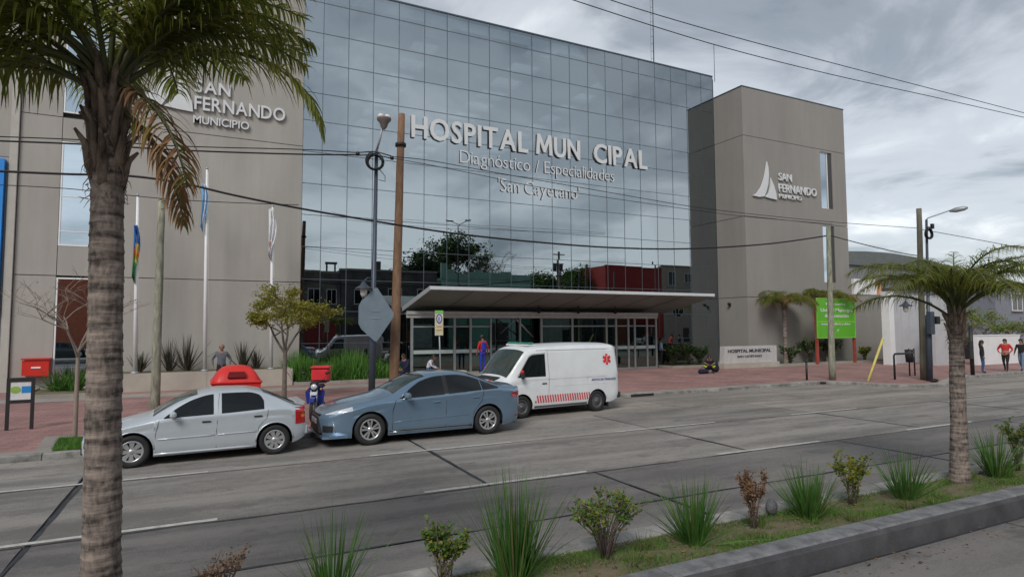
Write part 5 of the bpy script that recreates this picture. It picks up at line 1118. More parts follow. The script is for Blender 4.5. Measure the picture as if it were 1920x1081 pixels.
# flagpoles
def flag(par, x, y, ztop, pts, cols, name='flag'):
    q = MB(); n = len(pts)
    # draped narrow folds
    P = []
    for i, (dz, w_) in enumerate(pts): P.append([(x+.05+w_*j/6, y-.05+.09*math.sin(j*1.9+i*.6), ztop-dz-.12*w_*j/6) for j in range(7)])
    q.grid(P); k0 = len(q.m)
    q.m = [min(len(cols)-1, int((f % 6)/6*len(cols))) for f in range(k0)] if name == 'flag' else q.m
    o = q.build('flag', cols, par); o.modifiers.new('solid', 'SOLIDIFY').thickness = .012; return o
FY = 28.9
m_sky = M('flag_sky', (.18, .42, .70), .8); m_fw = M('flag_white', (.74, .74, .76), .8); m_fb = M('flag_blue', (.02, .12, .38), .8); m_fg = M('flag_green', (.05, .28, .09), .8); m_fy = M('flag_yellow', (.75, .50, .04), .8); m_fr = M('flag_red', (.6, .05, .05), .8)
for px, pyb, pxt, pyt, lab in ((253, 697, 258, 368, 'left white flagpole with the limp blue and green flag'), (384, 693, 388, 318, 'tallest white flagpole with the light blue and white flag'), (508, 690, 511, 388, 'right white flagpole with the limp white flag')):
    a, b = PY(px, pyb, FY), PY(pxt, pyt, FY); a.z = .78; t = T('flagpole', lab, 'flagpole', a, 'flagpoles in the planter'); q = MB(); q.tube([a, a.lerp(b, .5), b], [.085, .07, .04], 12); q.build('pole', m_white, t); q = MB(); q.ball(b+Vector((0, 0, .05)), .06, 8); q.build('finial', m_galv, t)
    q = MB(); q.lathe([(.16, 0), (.16, .03), (.09, .06)], a, n=14); q.build('pole_base', m_galv, t); q = MB(); q.tube([b+Vector((.05, -.05, -.1)), a+Vector((.10, -.06, 1.1))], .006, 4); q.build('halyard', m_white, t)
def flagobj(lab, px, py0, py1, wpx, cols, mode):
    y = FY-.02; a, b = PY(px, py0, y), PY(px, py1, y); s_ = PY(px+wpx, py0, y).x-a.x; q = MB(); n = 9; P = []
    for i in range(n+1):
        f = i/n; wv = s_*(.35+.65*math.sin(PI*min(1, f*1.15+.08))); P.append([(a.x+.05+(wv*j/7)*(1 if mode != 'L' else -1), y-.08+.10*math.sin(j*2.1+i*.5), a.z+(b.z-a.z)*f-.25*f*(j/7)) for j in range(8)])
    q.grid(P); mm = []
    for i in range(n):
        for j in range(7):
            if mode == 'bsas': mm.append(2 if 3 <= i <= 5 and 2 <= j <= 5 else (3 if i in (4,) and j in (1, 6) else (0 if i < 5 else 1)))
            elif mode == 'arg': mm.append([0, 1, 0][min(2, int(j/2.4))])
            else: mm.append(1 if (i, j) in ((6, 3), (7, 4)) else 0)
    q.m = mm; t = T('flag', lab, 'flag', a); o = q.build('cloth', cols, t); o.modifiers.new('s', 'SOLIDIFY').thickness = .01
flagobj('limp blue and green flag with a yellow sun on the left flagpole', 249, 422, 520, 13, [m_fb, m_fg, m_fy, m_fr], 'bsas')
flagobj('limp light blue and white flag on the tallest flagpole', 376, 345, 425, 13, [m_sky, m_fw], 'arg')
flagobj('limp white flag with a faint red mark on the right flagpole', 502, 392, 478, 14, [m_fw, m_fr], 'w')
# planter
m_plant = M('planter_render', (.40, .36, .31), .9, var=.12, scale=.9, bump=.2)
t = T('planter', 'long low beige planter wall holding the three flagpoles', 'planter', (0, 30, 0))
for k in range(4): x0 = -3.3+k*1.66; q = MB(); q.bb(x0, x0+1.652, 28.0, 28.18, 0, .80); q.build('planter_panel', m_plant, t)
q = MB(); q.bb(-3.3, -3.12, 28.19, 30.3, 0, .80); q.bb(3.16, 3.33, 28.19, 30.3, 0, .80); tag(q.build('planter_end', m_plant, t), kind='stuff'); q = MB(); q.bb(-3.11, 3.15, 28.2, 30.3, .3, .76); q.build('planter_soil', m_soil, t)
for nm, lab, (x0, x1, y0, y1) in (('garden_bed', 'narrow planted bed kerb along the front of the glass left of the entrance', (3.5, 8.6, 27.9, 30.3)), ('garden_bed', 'small bed under the tall red framed window', (-5.9, -3.4, 27.0, 30.2)), ('garden_bed', 'bed along the tower foot behind the stone sign', (30.4, 43.5, 26.6, 27.95)), ('garden_bed', 'bed with shrubs between glass doors and tower', (24.6, 30.4, 28.2, 30.4))):
    t = T(nm, lab, 'garden bed', ((x0+x1)/2, (y0+y1)/2, PZ)); q = MB(); q.bb(x0, x1, y0, y1, PZ-.02, PZ+.07); q.build('soil', m_soil, t)
    for (a, b, c, d) in ((x0-.12, x1+.12, y0-.12, y0), (x0-.12, x0, y0, y1), (x1, x1+.12, y0, y1)): q = MB(); q.bb(a, b, c, d, PZ-.02, PZ+.13); q.build('edging', m_border, t)
# lighter walkway bands on the pavement
for i, (x0, x1, y0, y1) in enumerate(((-12, 9.3, 25.6, 27.0), (30, 60, 25.9, 26.45))): q = MB(); q.add([(x0, y0, PZ+.004), (x1, y0, PZ+.004), (x1, y1, PZ+.004), (x0, y1, PZ+.004)], [(0, 1, 2, 3)]); tag(q.build('walkway_band', m_border), kind='structure')
pt = [PG(62, 848, PZ), PG(97, 850, PZ), PG(152, 845, PZ), PG(165, 815, PZ), PG(85, 818, PZ)]
q = MB(); q.add([(v.x, v.y, PZ+.005) for v in pt], [tuple(range(5))]); tag(q.build('concrete_apron', m_border), kind='structure')
q = MB(); gp = [PG(97, 846, PZ), PG(158, 842, PZ), PG(160, 822, PZ), PG(110, 823, PZ)]; q.add([(v.x, v.y, PZ+.010) for v in gp], [(0, 1, 2, 3)]); tag(q.build('tree_pit', m_soil), kind='structure')
q = MB(); rr = random.Random(4)
for k in range(2500):
    u, v = rr.random(), rr.random(); a = gp[0].lerp(gp[1], u).lerp(gp[3].lerp(gp[2], u), v); d = Vector((rr.gauss(0, .5), rr.gauss(0, .5), 1)).normalized(); s_ = Vector((rr.gauss(0, 1), rr.gauss(0, 1), 0)).normalized()*.008; q.add([a-s_, a+s_, a+d*rr.uniform(.05, .12)], [(0, 1, 2)])
tag(q.build('tree_pit_grass', leafmat('fresh_grass', (.06, .16, .02), (.12, .26, .04))), 'bright green grass around the leafless sapling', 'grass', kind='stuff')
# information board left
a, b = PG(13, 806, PZ), PG(58, 804, PZ); yb = (a.y+b.y)/2; t = T('information_board', 'black framed information board on two legs on the left pavement', 'sign', ((a.x+b.x)/2, yb, PZ))
z1, z0 = PYz(a, 708), PYz(a, 756)
for x in (a.x, b.x): q = MB(); q.bb(x-.035, x+.035, yb-.03, yb+.03, PZ, z1); q.build('leg', m_trim, t)
q = MB(); q.bb(a.x+.035, b.x-.035, yb-.03, yb+.03, z1-.10, z1); q.bb(a.x+.035, b.x-.035, yb-.03, yb+.03, z0, z0+.08); tag(q.build('frame', m_trim, t), kind='stuff')
q = MB(); q.bb(a.x+.04, b.x-.04, yb-.015, yb+.015, z0+.085, z1-.105); q.build('poster', M('poster_white', (.62, .62, .62), .5), t)
xm, zm = (a.x+b.x)/2, (z0+z1)/2+.02
for dx, mt in ((-.10, M('poster_green', (.25, .42, .08), .5)), (.11, M('poster_blue', (.02, .22, .55), .5))): q = MB(); q.prism([(xm+dx+.105*math.cos(k), zm+.085*math.sin(k)) for k in np.linspace(0, 2*PI, 16, False)] if dx < 0 else [(xm+.02, zm-.08), (xm+.24, zm-.08), (xm+.24, zm+.08), (xm+.02, zm+.08)], 'y', yb-.022, yb-.016-.001*(dx > 0)); q.build('poster_emblem', mt, t)
# red box on the wall
t = T('red_wall_box', 'red metal box mounted low on the wall beside the tall window', 'box', (-6.0, 30.2, .9)); q = MB(); q.prism([(-6.46, .74), (-6.46, 1.32), (-5.60, 1.35), (-5.60, .70)], 'y', 29.95, 30.34); q.build('box_body', M('red_paint', (.55, .03, .02), .35, var=.08), t); q = MB(); q.bb(-6.49, -5.57, 29.9, 30.34, 1.352, 1.41); q.build('lid', M('red_paint', (.55, .03, .02)), t)
q = MB(); q.bb(-6.16, -5.86, 29.93, 29.947, 1.02, 1.08); q.build('label_plate', m_white, t)
# red refuse container
yc = 16.9; l, r_ = PY(397, 703, yc), PY(490, 703, yc); zt_, zl = PY(442, 685, yc).z, PY(442, 719, yc).z; cx_ = (l.x+r_.x)/2; t = T('refuse_container', 'bright red refuse container with domed lid behind the silver hatchback', 'container', (cx_, yc+.5, PZ))
m_rc = M('red_plastic_bright', (.62, .035, .03), .4, var=.1, scale=3)
q = MB(); wd = (r_.x-l.x)/2; q.prism([(cx_-wd*.85, .28), (cx_-wd, zl), (cx_+wd, zl), (cx_+wd*.85, .28)], 'y', yc, yc+1.0); q.build('bin_body', m_rc, t)
q = MB(); q.bb(cx_-wd-.03, cx_+wd+.03, yc-.04, yc+1.04, zl, zl+.06, bev=.02); q.build('rim', m_rc, t)
P = []
for i in range(13):
    f = i/12; P.append([(cx_+wd*(2*f-1)*(1-.15*math.sin(PI*j/8)), yc+1.0*j/8, zl+.06+(zt_-zl-.06)*max(0, math.sin(PI*j/8))**.25*(max(0, math.sin(PI*f))**.45*.45+.55*min(1, f*9, (1-f)*9))) for j in range(9)])
q = MB(); q.grid(P, flip=True); q.build('lid', m_rc, t)
q = MB(); q.prism([(cx_-.22, zl+.16), (cx_-.18, zl+.30), (cx_+.18, zl+.30), (cx_+.22, zl+.16)], 'y', yc-.03, yc+.05); q.build('warning_plate', M('red_dark', (.20, .015, .02), .5), t)
for dx in (-.8, .8):
    for dy in (.15, .85): q = MB(); q.lathe([(0, -.03), (.09, -.03), (.09, .03), (0, .03)], (cx_+dx*wd*.9, yc+dy, PZ+.09), axis='y', n=14); q.build('castor', m_tyre, t)
# green notice board by the tower
yg = 26.3; a, b = PY(1532, 634, yg), PY(1601, 560, yg); t = T('green_notice_board', 'bright green notice board with white lettering on two red brown posts', 'sign', ((a.x+b.x)/2, yg, PZ))
q = MB(); q.bb(a.x, b.x, yg-.03, yg+.03, a.z, b.z); bd = q.build('board', M('board_green', (.115, .42, .03), .5, var=.04), t); zf = b.z-a.z; xf = b.x-a.x
q = MB(); q.bb(a.x, b.x, yg-.045, yg-.031, a.z, a.z+.04); q.bb(a.x, b.x, yg-.045, yg-.031, b.z-.04, b.z); q.bb(a.x, a.x+.04, yg-.045, yg-.031, a.z+.04, b.z-.04); q.bb(b.x-.04, b.x, yg-.045, yg-.031, a.z+.04, b.z-.04); tag(q.build('board_frame', M('board_lime', (.30, .58, .10), .5), t), kind='stuff')
q = MB(); q.bb(a.x+.05, b.x-.05, yg-.040, yg-.031, a.z+zf*.40, a.z+zf*.42); q.build('divider', M('board_lime', (.3, .58, .1)), t)
for s1, f0, f1, zz, hh in (('Escuela', .24, .74, .83, .06), ('Unidad Municipal', .10, .93, .66, .09), ('de Vacunación', .20, .82, .52, .09), ('vacunación pediátrica y adultos', .10, .86, .33, .055), ('y', .50, .56, .18, .06)):
    lettering('lettering', s1, a.x+xf*f0, a.x+xf*f1, yg-.046, a.z+zf*zz, zf*hh, m_white, t, extr=.004, bold=.01)
m_redp = M('post_redbrown', (.30, .06, .04), .7, var=.2)
for px in (1532, 1602): p = PG(px, 681, PZ); x = PY(px+(0), 650, yg+.1).x; q = MB(); q.bb(x-.09, x+.09, yg+.04, yg+.16, PZ, PY(px, 575, yg).z); q.build('post', m_redp, t)
# stone sign wall in front of the tower
ys = 26.4; a, b = PY(1357, 686, ys), PY(1456, 647, ys); t = T('stone_sign', 'low white stone sign wall with grey lettering before the tower', 'sign', ((a.x+b.x)/2, ys, PZ))
q = MB(); q.prism([(a.x, PZ), (b.x, PZ), (b.x, b.z), (a.x+.10, b.z)], 'y', ys, ys+.35); q.build('sign_block', M('pale_stone', (.46, .45, .44), .8, var=.1, scale=2), t); q = MB(); q.bb(a.x-.1, b.x+.1, ys-.1, ys+.45, PZ-.02, PZ+.30); q.build('plinth', m_plant, t)
mdl = M('letter_dark', (.05, .055, .07), .5)
lettering('lettering', 'HOSPITAL MUNICIPAL', a.x+.35, b.x-.5, ys-.012, b.z-.36, .19, mdl, t, extr=.012, bold=.02); lettering('lettering', 'SAN CAYETANO', a.x+1.1, b.x-1.3, ys-.012, b.z-.66, .13, mdl, t, extr=.012, bold=.01)
# posts, rails
p = PG(1513, 712, PZ); t = T('bollard', 'thin black bollard left of the weathered pale pole', 'bollard', p); q = MB(); q.tube([p, p+Vector((0, 0, .80))], .045, 8); q.build('post', m_trim, t); q = MB(); q.ball(p+Vector((0, 0, .84)), .06, 8); q.build('cap', m_trim, t)
a = PG(1627, 714, PZ); b = PY(1655, 636, a.y); t = T('leaning_post', 'yellow post leaning over the kerb of the corner', 'post', a); q = MB(); q.tube([a-Vector((0, 0, .02)), b], .055, 8); q.build('post', M('yellow_paint', (.62, .52, .16), .6, var=.15, scale=5), t); q = MB(); q.ball(b, .07, 8); q.build('cap', M('yellow_paint', (.5, .4, .09)), t)
ya = PG(1678, 711, PZ).y; x0 = PG(1678, 711, PZ).x; x1 = PY(1712, 680, ya).x; t = T('bicycle_rail', 'black U shaped rail on the corner pavement', 'rail', (x0, ya, PZ)); zt = PY(1680, 663, ya).z
q = MB(); q.tube([(x0, ya, PZ), (x0, ya, zt-.08), (x0+.08, ya, zt), (x1, ya+.02, zt), (x1+.5, ya+.3, zt-.15)], .045, 8); q.build('rail_tube', m_trim, t)
pb = PG(1706, 704, PZ); t = T('litter_bin', 'black litter bin hung between two posts beside the rail', 'bin', pb); zt = PYz(pb, 655)
for dx in (0, .42): q = MB(); q.tube([pb+Vector((dx, 0, 0)), Vector((pb.x+dx, pb.y, zt+.05))], .035, 8); q.build('bin_post', m_trim, t)
q = MB(); q.lathe([(0, -.62), (.16, -.62), (.20, 0), (.17, 0), (.14, -.5)], (pb.x+.03, pb.y, zt), n=14); q.build('bin_body', m_trim, t); q = MB(); q.bb(pb.x+.16, pb.x+.36, pb.y-.03, pb.y-.01, zt-.32, zt-.22); q.build('bin_label', m_white, t)
p = PG(1824, 703, PZ); q = MB(); q.tube([p, Vector((p.x, p.y, PYz(p, 610)))], .09, 10); t = T('sign_column', 'thick black post right of the palm trunk beside the walkers', 'post', p); q.build('post', m_trim, t); q = MB(); q.box((p.x-.25, p.y, PYz(p, 655)), (.3, .3, .9), bev=.03); q.build('side_box', m_trim, t)
# low stone where the waiting people sit
ysb = 26.9; a, b = PY(752, 695, ysb), PY(872, 695, ysb); t = T('stone_bench', 'low beige stone bench before the entrance glass', 'bench', ((a.x+b.x)/2, ysb, PZ)); q = MB(); q.bb(a.x, b.x, ysb-.25, ysb+.25, .44, .54, bev=.015); q.build('seat', m_plant, t)
for f in (.12, .5, .88): q = MB(); x = a.x+(b.x-a.x)*f; q.bb(x-.12, x+.12, ysb-.2, ysb+.2, PZ, .439); q.build('leg', m_plant, t)
# ================================================================ cables
def cable(lab, pts, r_=.018, grp='overhead cables'):
    P = [PY(u, v, y) for u, v, y in pts]; Q = []
    # Catmull-Rom through survey points
    for i in range(len(P)-1):
        p0, p1, p2, p3 = P[max(i-1, 0)], P[i], P[i+1], P[min(i+2, len(P)-1)]
        for k in range(8): s_ = k/8; Q.append(.5*((2*p1)+(p2-p0)*s_+(2*p0-5*p1+4*p2-p3)*s_*s_+(3*p1-p0-3*p2+p3)*s_**3))
    Q.append(P[-1]); q = MB(); q.tube(Q, r_, 5); o = q.build('overhead_cable', m_rub, None, loc=P[0]); tag(o, lab, 'cable', grp)
Yc = 18.6
cable('thickest black cable sagging across the left wing and the glass to the pale pole', [(-60, 318, Yc), (120, 326, Yc), (235, 329, Yc), (340, 343, Yc), (440, 366, Yc), (560, 390, Yc), (700, 414, Yc), (850, 437, Yc), (1000, 453, Yc), (1150, 464, Yc), (1290, 466, Yc), (1440, 457, Yc), (1556, 441, Yc)], .032)
cable('black cable from the pale pole down to the olive pole', [(1556, 441, Yc), (1620, 458, 18.0), (1690, 474, 17.2), (1728, 480, 16.7)], .022)
cable('upper cable of the bundle crossing the left wing to the lamp coil', [(-60, 254, Yc), (150, 262, Yc), (340, 274, Yc), (560, 280, Yc), (668, 286, Yc)], .016)
cable('middle cable of the bundle crossing the left wing to the lamp coil', [(-60, 262, Yc), (150, 270, Yc), (350, 282, Yc), (560, 289, Yc), (668, 290, Yc)], .024)
cable('lower cable dipping from the palm to the left corner of the glass', [(-60, 344, Yc), (120, 353, Yc), (250, 367, Yc), (330, 374, Yc), (420, 379, Yc), (560, 384, Yc)], .011)
cable('upper cable from the wooden pole across the lettering to the olive pole', [(738, 294, Yc), (800, 300, Yc), (900, 318, Yc), (1000, 336, Yc), (1150, 362, Yc), (1290, 386, Yc), (1400, 400, Yc), (1560, 416, 18.2), (1727, 428, 16.7)], .013)
cable('lower cable from the wooden pole across the lettering to the tower', [(738, 297, Yc), (800, 308, Yc), (900, 328, Yc), (1000, 349, Yc), (1150, 372, Yc), (1290, 392, Yc), (1400, 406, Yc), (1560, 420, 18.2)], .011)
cable('cable from the olive pole out of the picture on the right', [(1727, 430, 16.7), (1800, 443, 15.6), (1900, 462, 14.4), (1990, 482, 13.4)], .014)
cable('higher of two thin cables crossing the sky at the upper right', [(1080, -30, 13), (1150, 2, 13), (1350, 62, 13), (1560, 118, 13), (1760, 170, 13), (1990, 230, 13)], .013)
cable('lower of two thin cables crossing the sky at the upper right', [(1000, -28, 13), (1080, 2, 13), (1340, 84, 13), (1560, 140, 13), (1760, 184, 13), (1990, 236, 13)], .013)
cable('thin looped cable hanging from the pale green pole', [(302, 378, Yc), (330, 372, Yc), (350, 380, Yc), (358, 392, Yc), (348, 399, Yc), (336, 388, Yc), (302, 392, Yc)], .008)
# ================================================================ motorbike seen from the front
def motorbike():
    g_ = PG(586, 791, PZ); t = T('motorbike', 'blue delivery motorbike with red top box parked behind the silver hatchback', 'motorbike', (g_.x, g_.y, PZ)); L0 = Vector((g_.x, g_.y, PZ))
    mb = M('moto_blue', (.02, .035, .22), .3, coat=.5); mr_ = M('moto_red', (.60, .03, .04), .4); R_ = .29
    def P(x, y, z): return Vector((x, y, z))
    for yy in (0.0, 1.25):
        w_ = T('wheel', None, None, (0, 0, 0)) if 0 else bpy.data.objects.new('wheel', None); COL.objects.link(w_); w_.parent = t; w_.location = (0, yy, R_)
        q = MB(); q.lathe([(.22, -.035), (.27, -.04), (.29, 0), (.27, .04), (.22, .035)], axis='x', n=28); q.build('tyre', m_tyre, w_, local=True)
        q = MB(); q.lathe([(.225, -.03), (.205, -.025), (.205, .025), (.225, .03)], axis='x', n=28); q.lathe([(0, -.05), (.04, -.05), (.04, .05), (0, .05)], axis='x', n=10)
        for k in range(6): a = k*PI/3; q.tube([(0, .03*math.cos(a), .03*math.sin(a)), (0, .21*math.cos(a), .21*math.sin(a))], .009, 5)
        q.build('rim', m_galv, w_, local=True)
    def part(n_, m_, f): q = MB(); f(q); return q.build(n_, m_, t, local=True)
    for sx in (-.07, .07): part('fork', m_galv, lambda q: q.tube([(sx, 0, R_), (sx, .22, .92)], .022, 8))
    part('front_mudguard', mb, lambda q: q.grid([[(sx, R_*0+.33*math.cos(a), R_+.33*math.sin(a)) for sx in (-.06, 0, .06)] for a in np.linspace(.5, 2.4, 9)]))
    part('handlebar', m_trim, lambda q: q.tube([(-.34, .32, .98), (-.2, .25, 1.02), (0, .24, .96), (.2, .25, 1.02), (.34, .32, .98)], .014, 6))
    part('headlamp', m_head, lambda q: q.lathe([(0, 0), (.07, .01), (.085, .05), (.06, .14)], (0, .08, .86), axis='y', n=14))
    part('headlamp_cowl', m_trim, lambda q: q.box((0, .17, .88), (.20, .14, .22), bev=.04)); part('number_plate', m_plate, lambda q: q.box((0, .06, .70), (.16, .01, .08)))
    part('leg_shield', mb, lambda q: q.prism([(-.20, .42), (-.24, .72), (-.12, .86), (.12, .86), (.24, .72), (.20, .42)], 'y', .30, .34))
    part('fuel_tank', mb, lambda q: q.ball((0, .48, .80), .17, 10, sq=(.75, 1.4, .75))); part('engine', M('engine_grey', (.10, .10, .11), .5, metal=.6), lambda q: q.box((0, .6, .40), (.26, .34, .32), bev=.05)); part('seat', m_trim, lambda q: q.box((0, .90, .80), (.25, .55, .10), bev=.04))
    part('frame', m_trim, lambda q: q.tube([(0, .22, .9), (0, .45, .55), (0, 1.25, R_)], .03, 8)); part('swing_arm', m_trim, lambda q: q.box((0.09, .95, .33), (.04, .6, .05)))
    for sx in (-1, 1):
        part('mirror', m_trim, lambda q: (q.tube([(sx*.22, .26, 1.0), (sx*.28, .28, 1.16)], .007, 5), q.ball((sx*.29, .28, 1.19), .055, 8, sq=(1, .4, .7)))); part('indicator', m_orange, lambda q: q.ball((sx*.17, .14, .80), .028, 6))
    part('stand', m_galv, lambda q: q.tube([(-.05, .7, .3), (-.22, .72, .0)], .012, 6))
    part('top_box', mr_, lambda q: q.box((0, 1.22, 1.08), (.46, .42, .34), bev=.05)); part('top_box_lid', mr_, lambda q: q.box((0, 1.22, 1.28), (.50, .46, .07), bev=.03)); part('rack', m_trim, lambda q: q.box((0, 1.2, .89), (.3, .4, .03)))
    t.rotation_euler = (0, 0, rad(-18)); t.scale = (1.05, 1.05, 1.05)
motorbike()
# cars reflected from across the street
def recolor(root, old, new):
    for ch in root.children:
        if ch.type == 'MESH':
            for s_ in ch.material_slots:
                if s_.material and s_.material.name.startswith(old): s_.link = 'OBJECT'; s_.material = new
        recolor(ch, old, new)
c1 = copytree(tb, (16.8, -6.9, 0), PI, 'dark grey sedan mirrored in the glass behind the strap leaved plants', sc=1.0); c1['category'] = 'car'; recolor(c1, 'blue_paint', M('grey_paint', (.10, .105, .11), .3, coat=.8))
c2 = copytree(ts, (-9.5, -7.0, 0), PI, 'dark green hatchback mirrored in the tall window behind the palm', sc=1.0); recolor(c2, 'silver_paint', M('dark_green_paint', (.03, .05, .045), .3, coat=.8))
c3 = copytree(ts, (55, -7.0, 0), PI, 'pale hatchback mirrored in the glass between the doors and the tower', sc=1.0)
# ================================================================ people
SK = (.36, .21, .15)
def pmat(n_, c): return M('cloth_'+n_, c, .85, var=.15, scale=12)
m_skin = M('skin', SK, .55, var=.06, scale=10); m_skinD = M('skin_tan', (.25, .135, .09), .55, var=.06); m_hair = M('hair_dark', (.018, .014, .012), .6, var=.3, scale=20); m_hairG = M('hair_grey', (.20, .19, .18), .7); m_shoe = M('shoe_dark', (.02, .02, .022), .6); m_shoeW = M('shoe_white', (.5, .5, .5), .6)
STAND = dict(pelvis=(0, 0, .95), spine=(0, .0, 1.12), chest=(0, .0, 1.33), neck=(0, -.01, 1.50), chin=(0, .015, 1.57), head=(0, .02, 1.655), crown=(0, .005, 1.73), nose=(0, .115, 1.635),
             hipL=(-.095, 0, .91), kneeL=(-.10, .02, .50), ankL=(-.10, -.02, .09), toeL=(-.11, .15, .04), hipR=(.095, 0, .91), kneeR=(.10, .02, .50), ankR=(.10, -.02, .09), toeR=(.11, .15, .04),
             shL=(-.185, 0, 1.43), elL=(-.235, -.02, 1.15), wrL=(-.245, .05, .90), paL=(-.245, .07, .83), shR=(.185, 0, 1.43), elR=(.235, -.02, 1.15), wrR=(.245, .05, .90), paR=(.245, .07, .83))
SIT = dict(STAND, pelvis=(0, 0, .12), spine=(0, .03, .30), chest=(0, .09, .50), neck=(0, .14, .66), chin=(0, .18, .72), head=(0, .20, .80), crown=(0, .19, .87), nose=(0, .30, .78), hipL=(-.10, .05, .10), kneeL=(-.13, .48, .10), ankL=(-.13, .46, -.33), toeL=(-.14, .62, -.38), hipR=(.10, .05, .10), kneeR=(.13, .48, .10), ankR=(.13, .46, -.33), toeR=(.14, .62, -.38),
           shL=(-.19, .08, .60), elL=(-.24, .20, .35), wrL=(-.15, .40, .22), paL=(-.12, .47, .20), shR=(.19, .08, .60), elR=(.24, .20, .35), wrR=(.15, .40, .22), paR=(.12, .47, .20))
SQUAT = dict(SIT, pelvis=(0, 0, .24), spine=(0, .06, .40), chest=(0, .16, .58), neck=(0, .24, .72), chin=(0, .28, .77), head=(0, .31, .84), crown=(0, .31, .92), nose=(0, .41, .81), hipL=(-.10, .03, .24), kneeL=(-.20, .42, .50), ankL=(-.17, .22, .09), toeL=(-.20, .38, .04), hipR=(.10, .03, .24), kneeR=(.20, .42, .50), ankR=(.17, .22, .09), toeR=(.20, .38, .04), shL=(-.19, .16, .66), elL=(-.26, .38, .55), wrL=(-.12, .55, .48), paL=(-.08, .60, .46), shR=(.19, .16, .66), elR=(.26, .38, .55), wrR=(.12, .55, .48), paR=(.08, .60, .46))
RAD = dict(pelvis=.145, spine=.125, chest=.15, neck=.056, chin=.070, head=.092, crown=.062, nose=.018, hip=.095, knee=.060, ank=.042, toe=.038, sh=.068, el=.046, wr=.030, pa=.034)
def person(label, loc, rz, h, pose, shirt, pants, skin=None, hair=None, shoes=None, sleeves=True, group=None, bulk=1., hairlen=0, extra=None):
    skin = skin or m_skin; hair = hair or m_hair; shoes = shoes or m_shoe; k = h/1.73
    J = {a: Vector(b) for a, b in pose.items()}; names = list(J); V = [J[a] for a in names]; idx = {a: i for i, a in enumerate(names)}
    E = [('pelvis', 'spine'), ('spine', 'chest'), ('chest', 'neck'), ('neck', 'chin'), ('chin', 'head'), ('head', 'crown'), ('head', 'nose')]
    for s_ in 'LR': E += [('pelvis', 'hip'+s_), ('hip'+s_, 'knee'+s_), ('knee'+s_, 'ank'+s_), ('ank'+s_, 'toe'+s_), ('chest', 'sh'+s_), ('sh'+s_, 'el'+s_), ('el'+s_, 'wr'+s_), ('wr'+s_, 'pa'+s_)]
    R_ = [(RAD[a[:-1]] if a[-1] in 'LR' else RAD[a])*(bulk if a in ('pelvis', 'spine', 'chest') or a[:-1] in ('hip', 'sh') else 1) for a in names]; El = [(idx[a], idx[b]) for a, b in E]; Nm = [b for a, b in E]
    for s_ in 'LR':                                       # fingers and thumb
        sg = -1 if s_ == 'L' else 1; w_, p_ = J['wr'+s_], J['pa'+s_]; d = (p_-w_).normalized(); sd_ = d.cross(Vector((sg, 0, 0)));
        if sd_.length < .2: sd_ = Vector((0, 1, 0))
        sd_.normalize(); inw = Vector((-sg, 0, 0)); inw = (inw-d*inw.dot(d)).normalized()
        for f_, (o, L_) in enumerate(((-.027, .062), (-.009, .072), (.009, .068), (.026, .052))):
            a = p_+sd_*o+d*.012; b = a+d*L_*.55+inw*.006; c = b+d*L_*.35+inw*.022; n0 = len(V); V += [a, b, c]; R_ += [.0095, .009, .0075]; El += [(idx['pa'+s_], n0), (n0, n0+1), (n0+1, n0+2)]; Nm += ['pa'+s_]*3
        a = w_.lerp(p_, .45)-sd_*.03; b = a-sd_*.018+d*.03+inw*.01; n0 = len(V); V += [a, b]; R_ += [.011, .009]; El += [(idx['pa'+s_], n0), (n0, n0+1)]; Nm += ['pa'+s_]*2
    me = bpy.data.meshes.new('body'); me.from_pydata([tuple(v*k) for v in V], El, []); o = bpy.data.objects.new('body', me); COL.objects.link(o)
    md = o.modifiers.new('skin', 'SKIN'); md.use_smooth_shade = True; sv_ = me.skin_vertices[0].data if me.skin_vertices else None
    for i, r_ in enumerate(R_): sv_[i].radius = (r_*k, r_*k)
    sv_[0].use_root = True; o.modifiers.new('sub', 'SUBSURF').levels = 1
    bpy.context.view_layer.update(); m2 = bpy.data.meshes.new_from_object(o.evaluated_get(bpy.context.evaluated_depsgraph_get())); bpy.data.objects.remove(o); bpy.data.meshes.remove(me)
    m2.name = 'person'
    for mt in (skin, shirt, pants, shoes): m2.materials.append(mt)
    segs = [(V[a]*k, V[b]*k, nm) for (a, b), nm in zip(El, Nm)]
    def mi(nm):
        b_ = nm[:-1] if nm[-1] in 'LR' else nm
        return {'spine': 1, 'chest': 1, 'neck': 1, 'chin': 0, 'head': 0, 'crown': 0, 'nose': 0, 'hip': 2, 'knee': 2, 'ank': 2, 'toe': 3, 'sh': 1, 'el': 1, 'wr': 1 if sleeves else 0, 'pa': 0}[b_]
    for p_ in m2.polygons:
        c = p_.center; best = (9, 0)
        for a, b, nm in segs:
            ab = b-a; t_ = max(0, min(1, (c-a).dot(ab)/max(1e-9, ab.length_squared))); dd = (c-(a+ab*t_)).length
            if dd < best[0]: best = (dd, mi(nm) if nm != 'neck' or t_ < .45 else 0)
        p_.material_index = best[1]; p_.use_smooth = True
    body = bpy.data.objects.new('person', m2); COL.objects.link(body); body.location = loc; body.rotation_euler = (0, 0, rz); tag(body, label, 'person', group)
    hd, cr = J['head']*k, J['crown']*k; q = MB(); q.ball(hd+Vector((0, -.018, .032))*k, .108*k, 10, sq=(.92, 1.02, .92))
    if hairlen: q.tube([hd+Vector((0, -.05, 0))*k, hd+Vector((0, -.085, -.12))*k, hd+Vector((0, -.09, -.12-hairlen))*k], [.085*k, .075*k, .03*k], 8)
    hobj = q.build('hair', hair, body, local=True)
    q = MB()
    for sx in (-.035, .035): q.ball(hd+Vector((sx, .088, .010))*k, .011*k, 5)
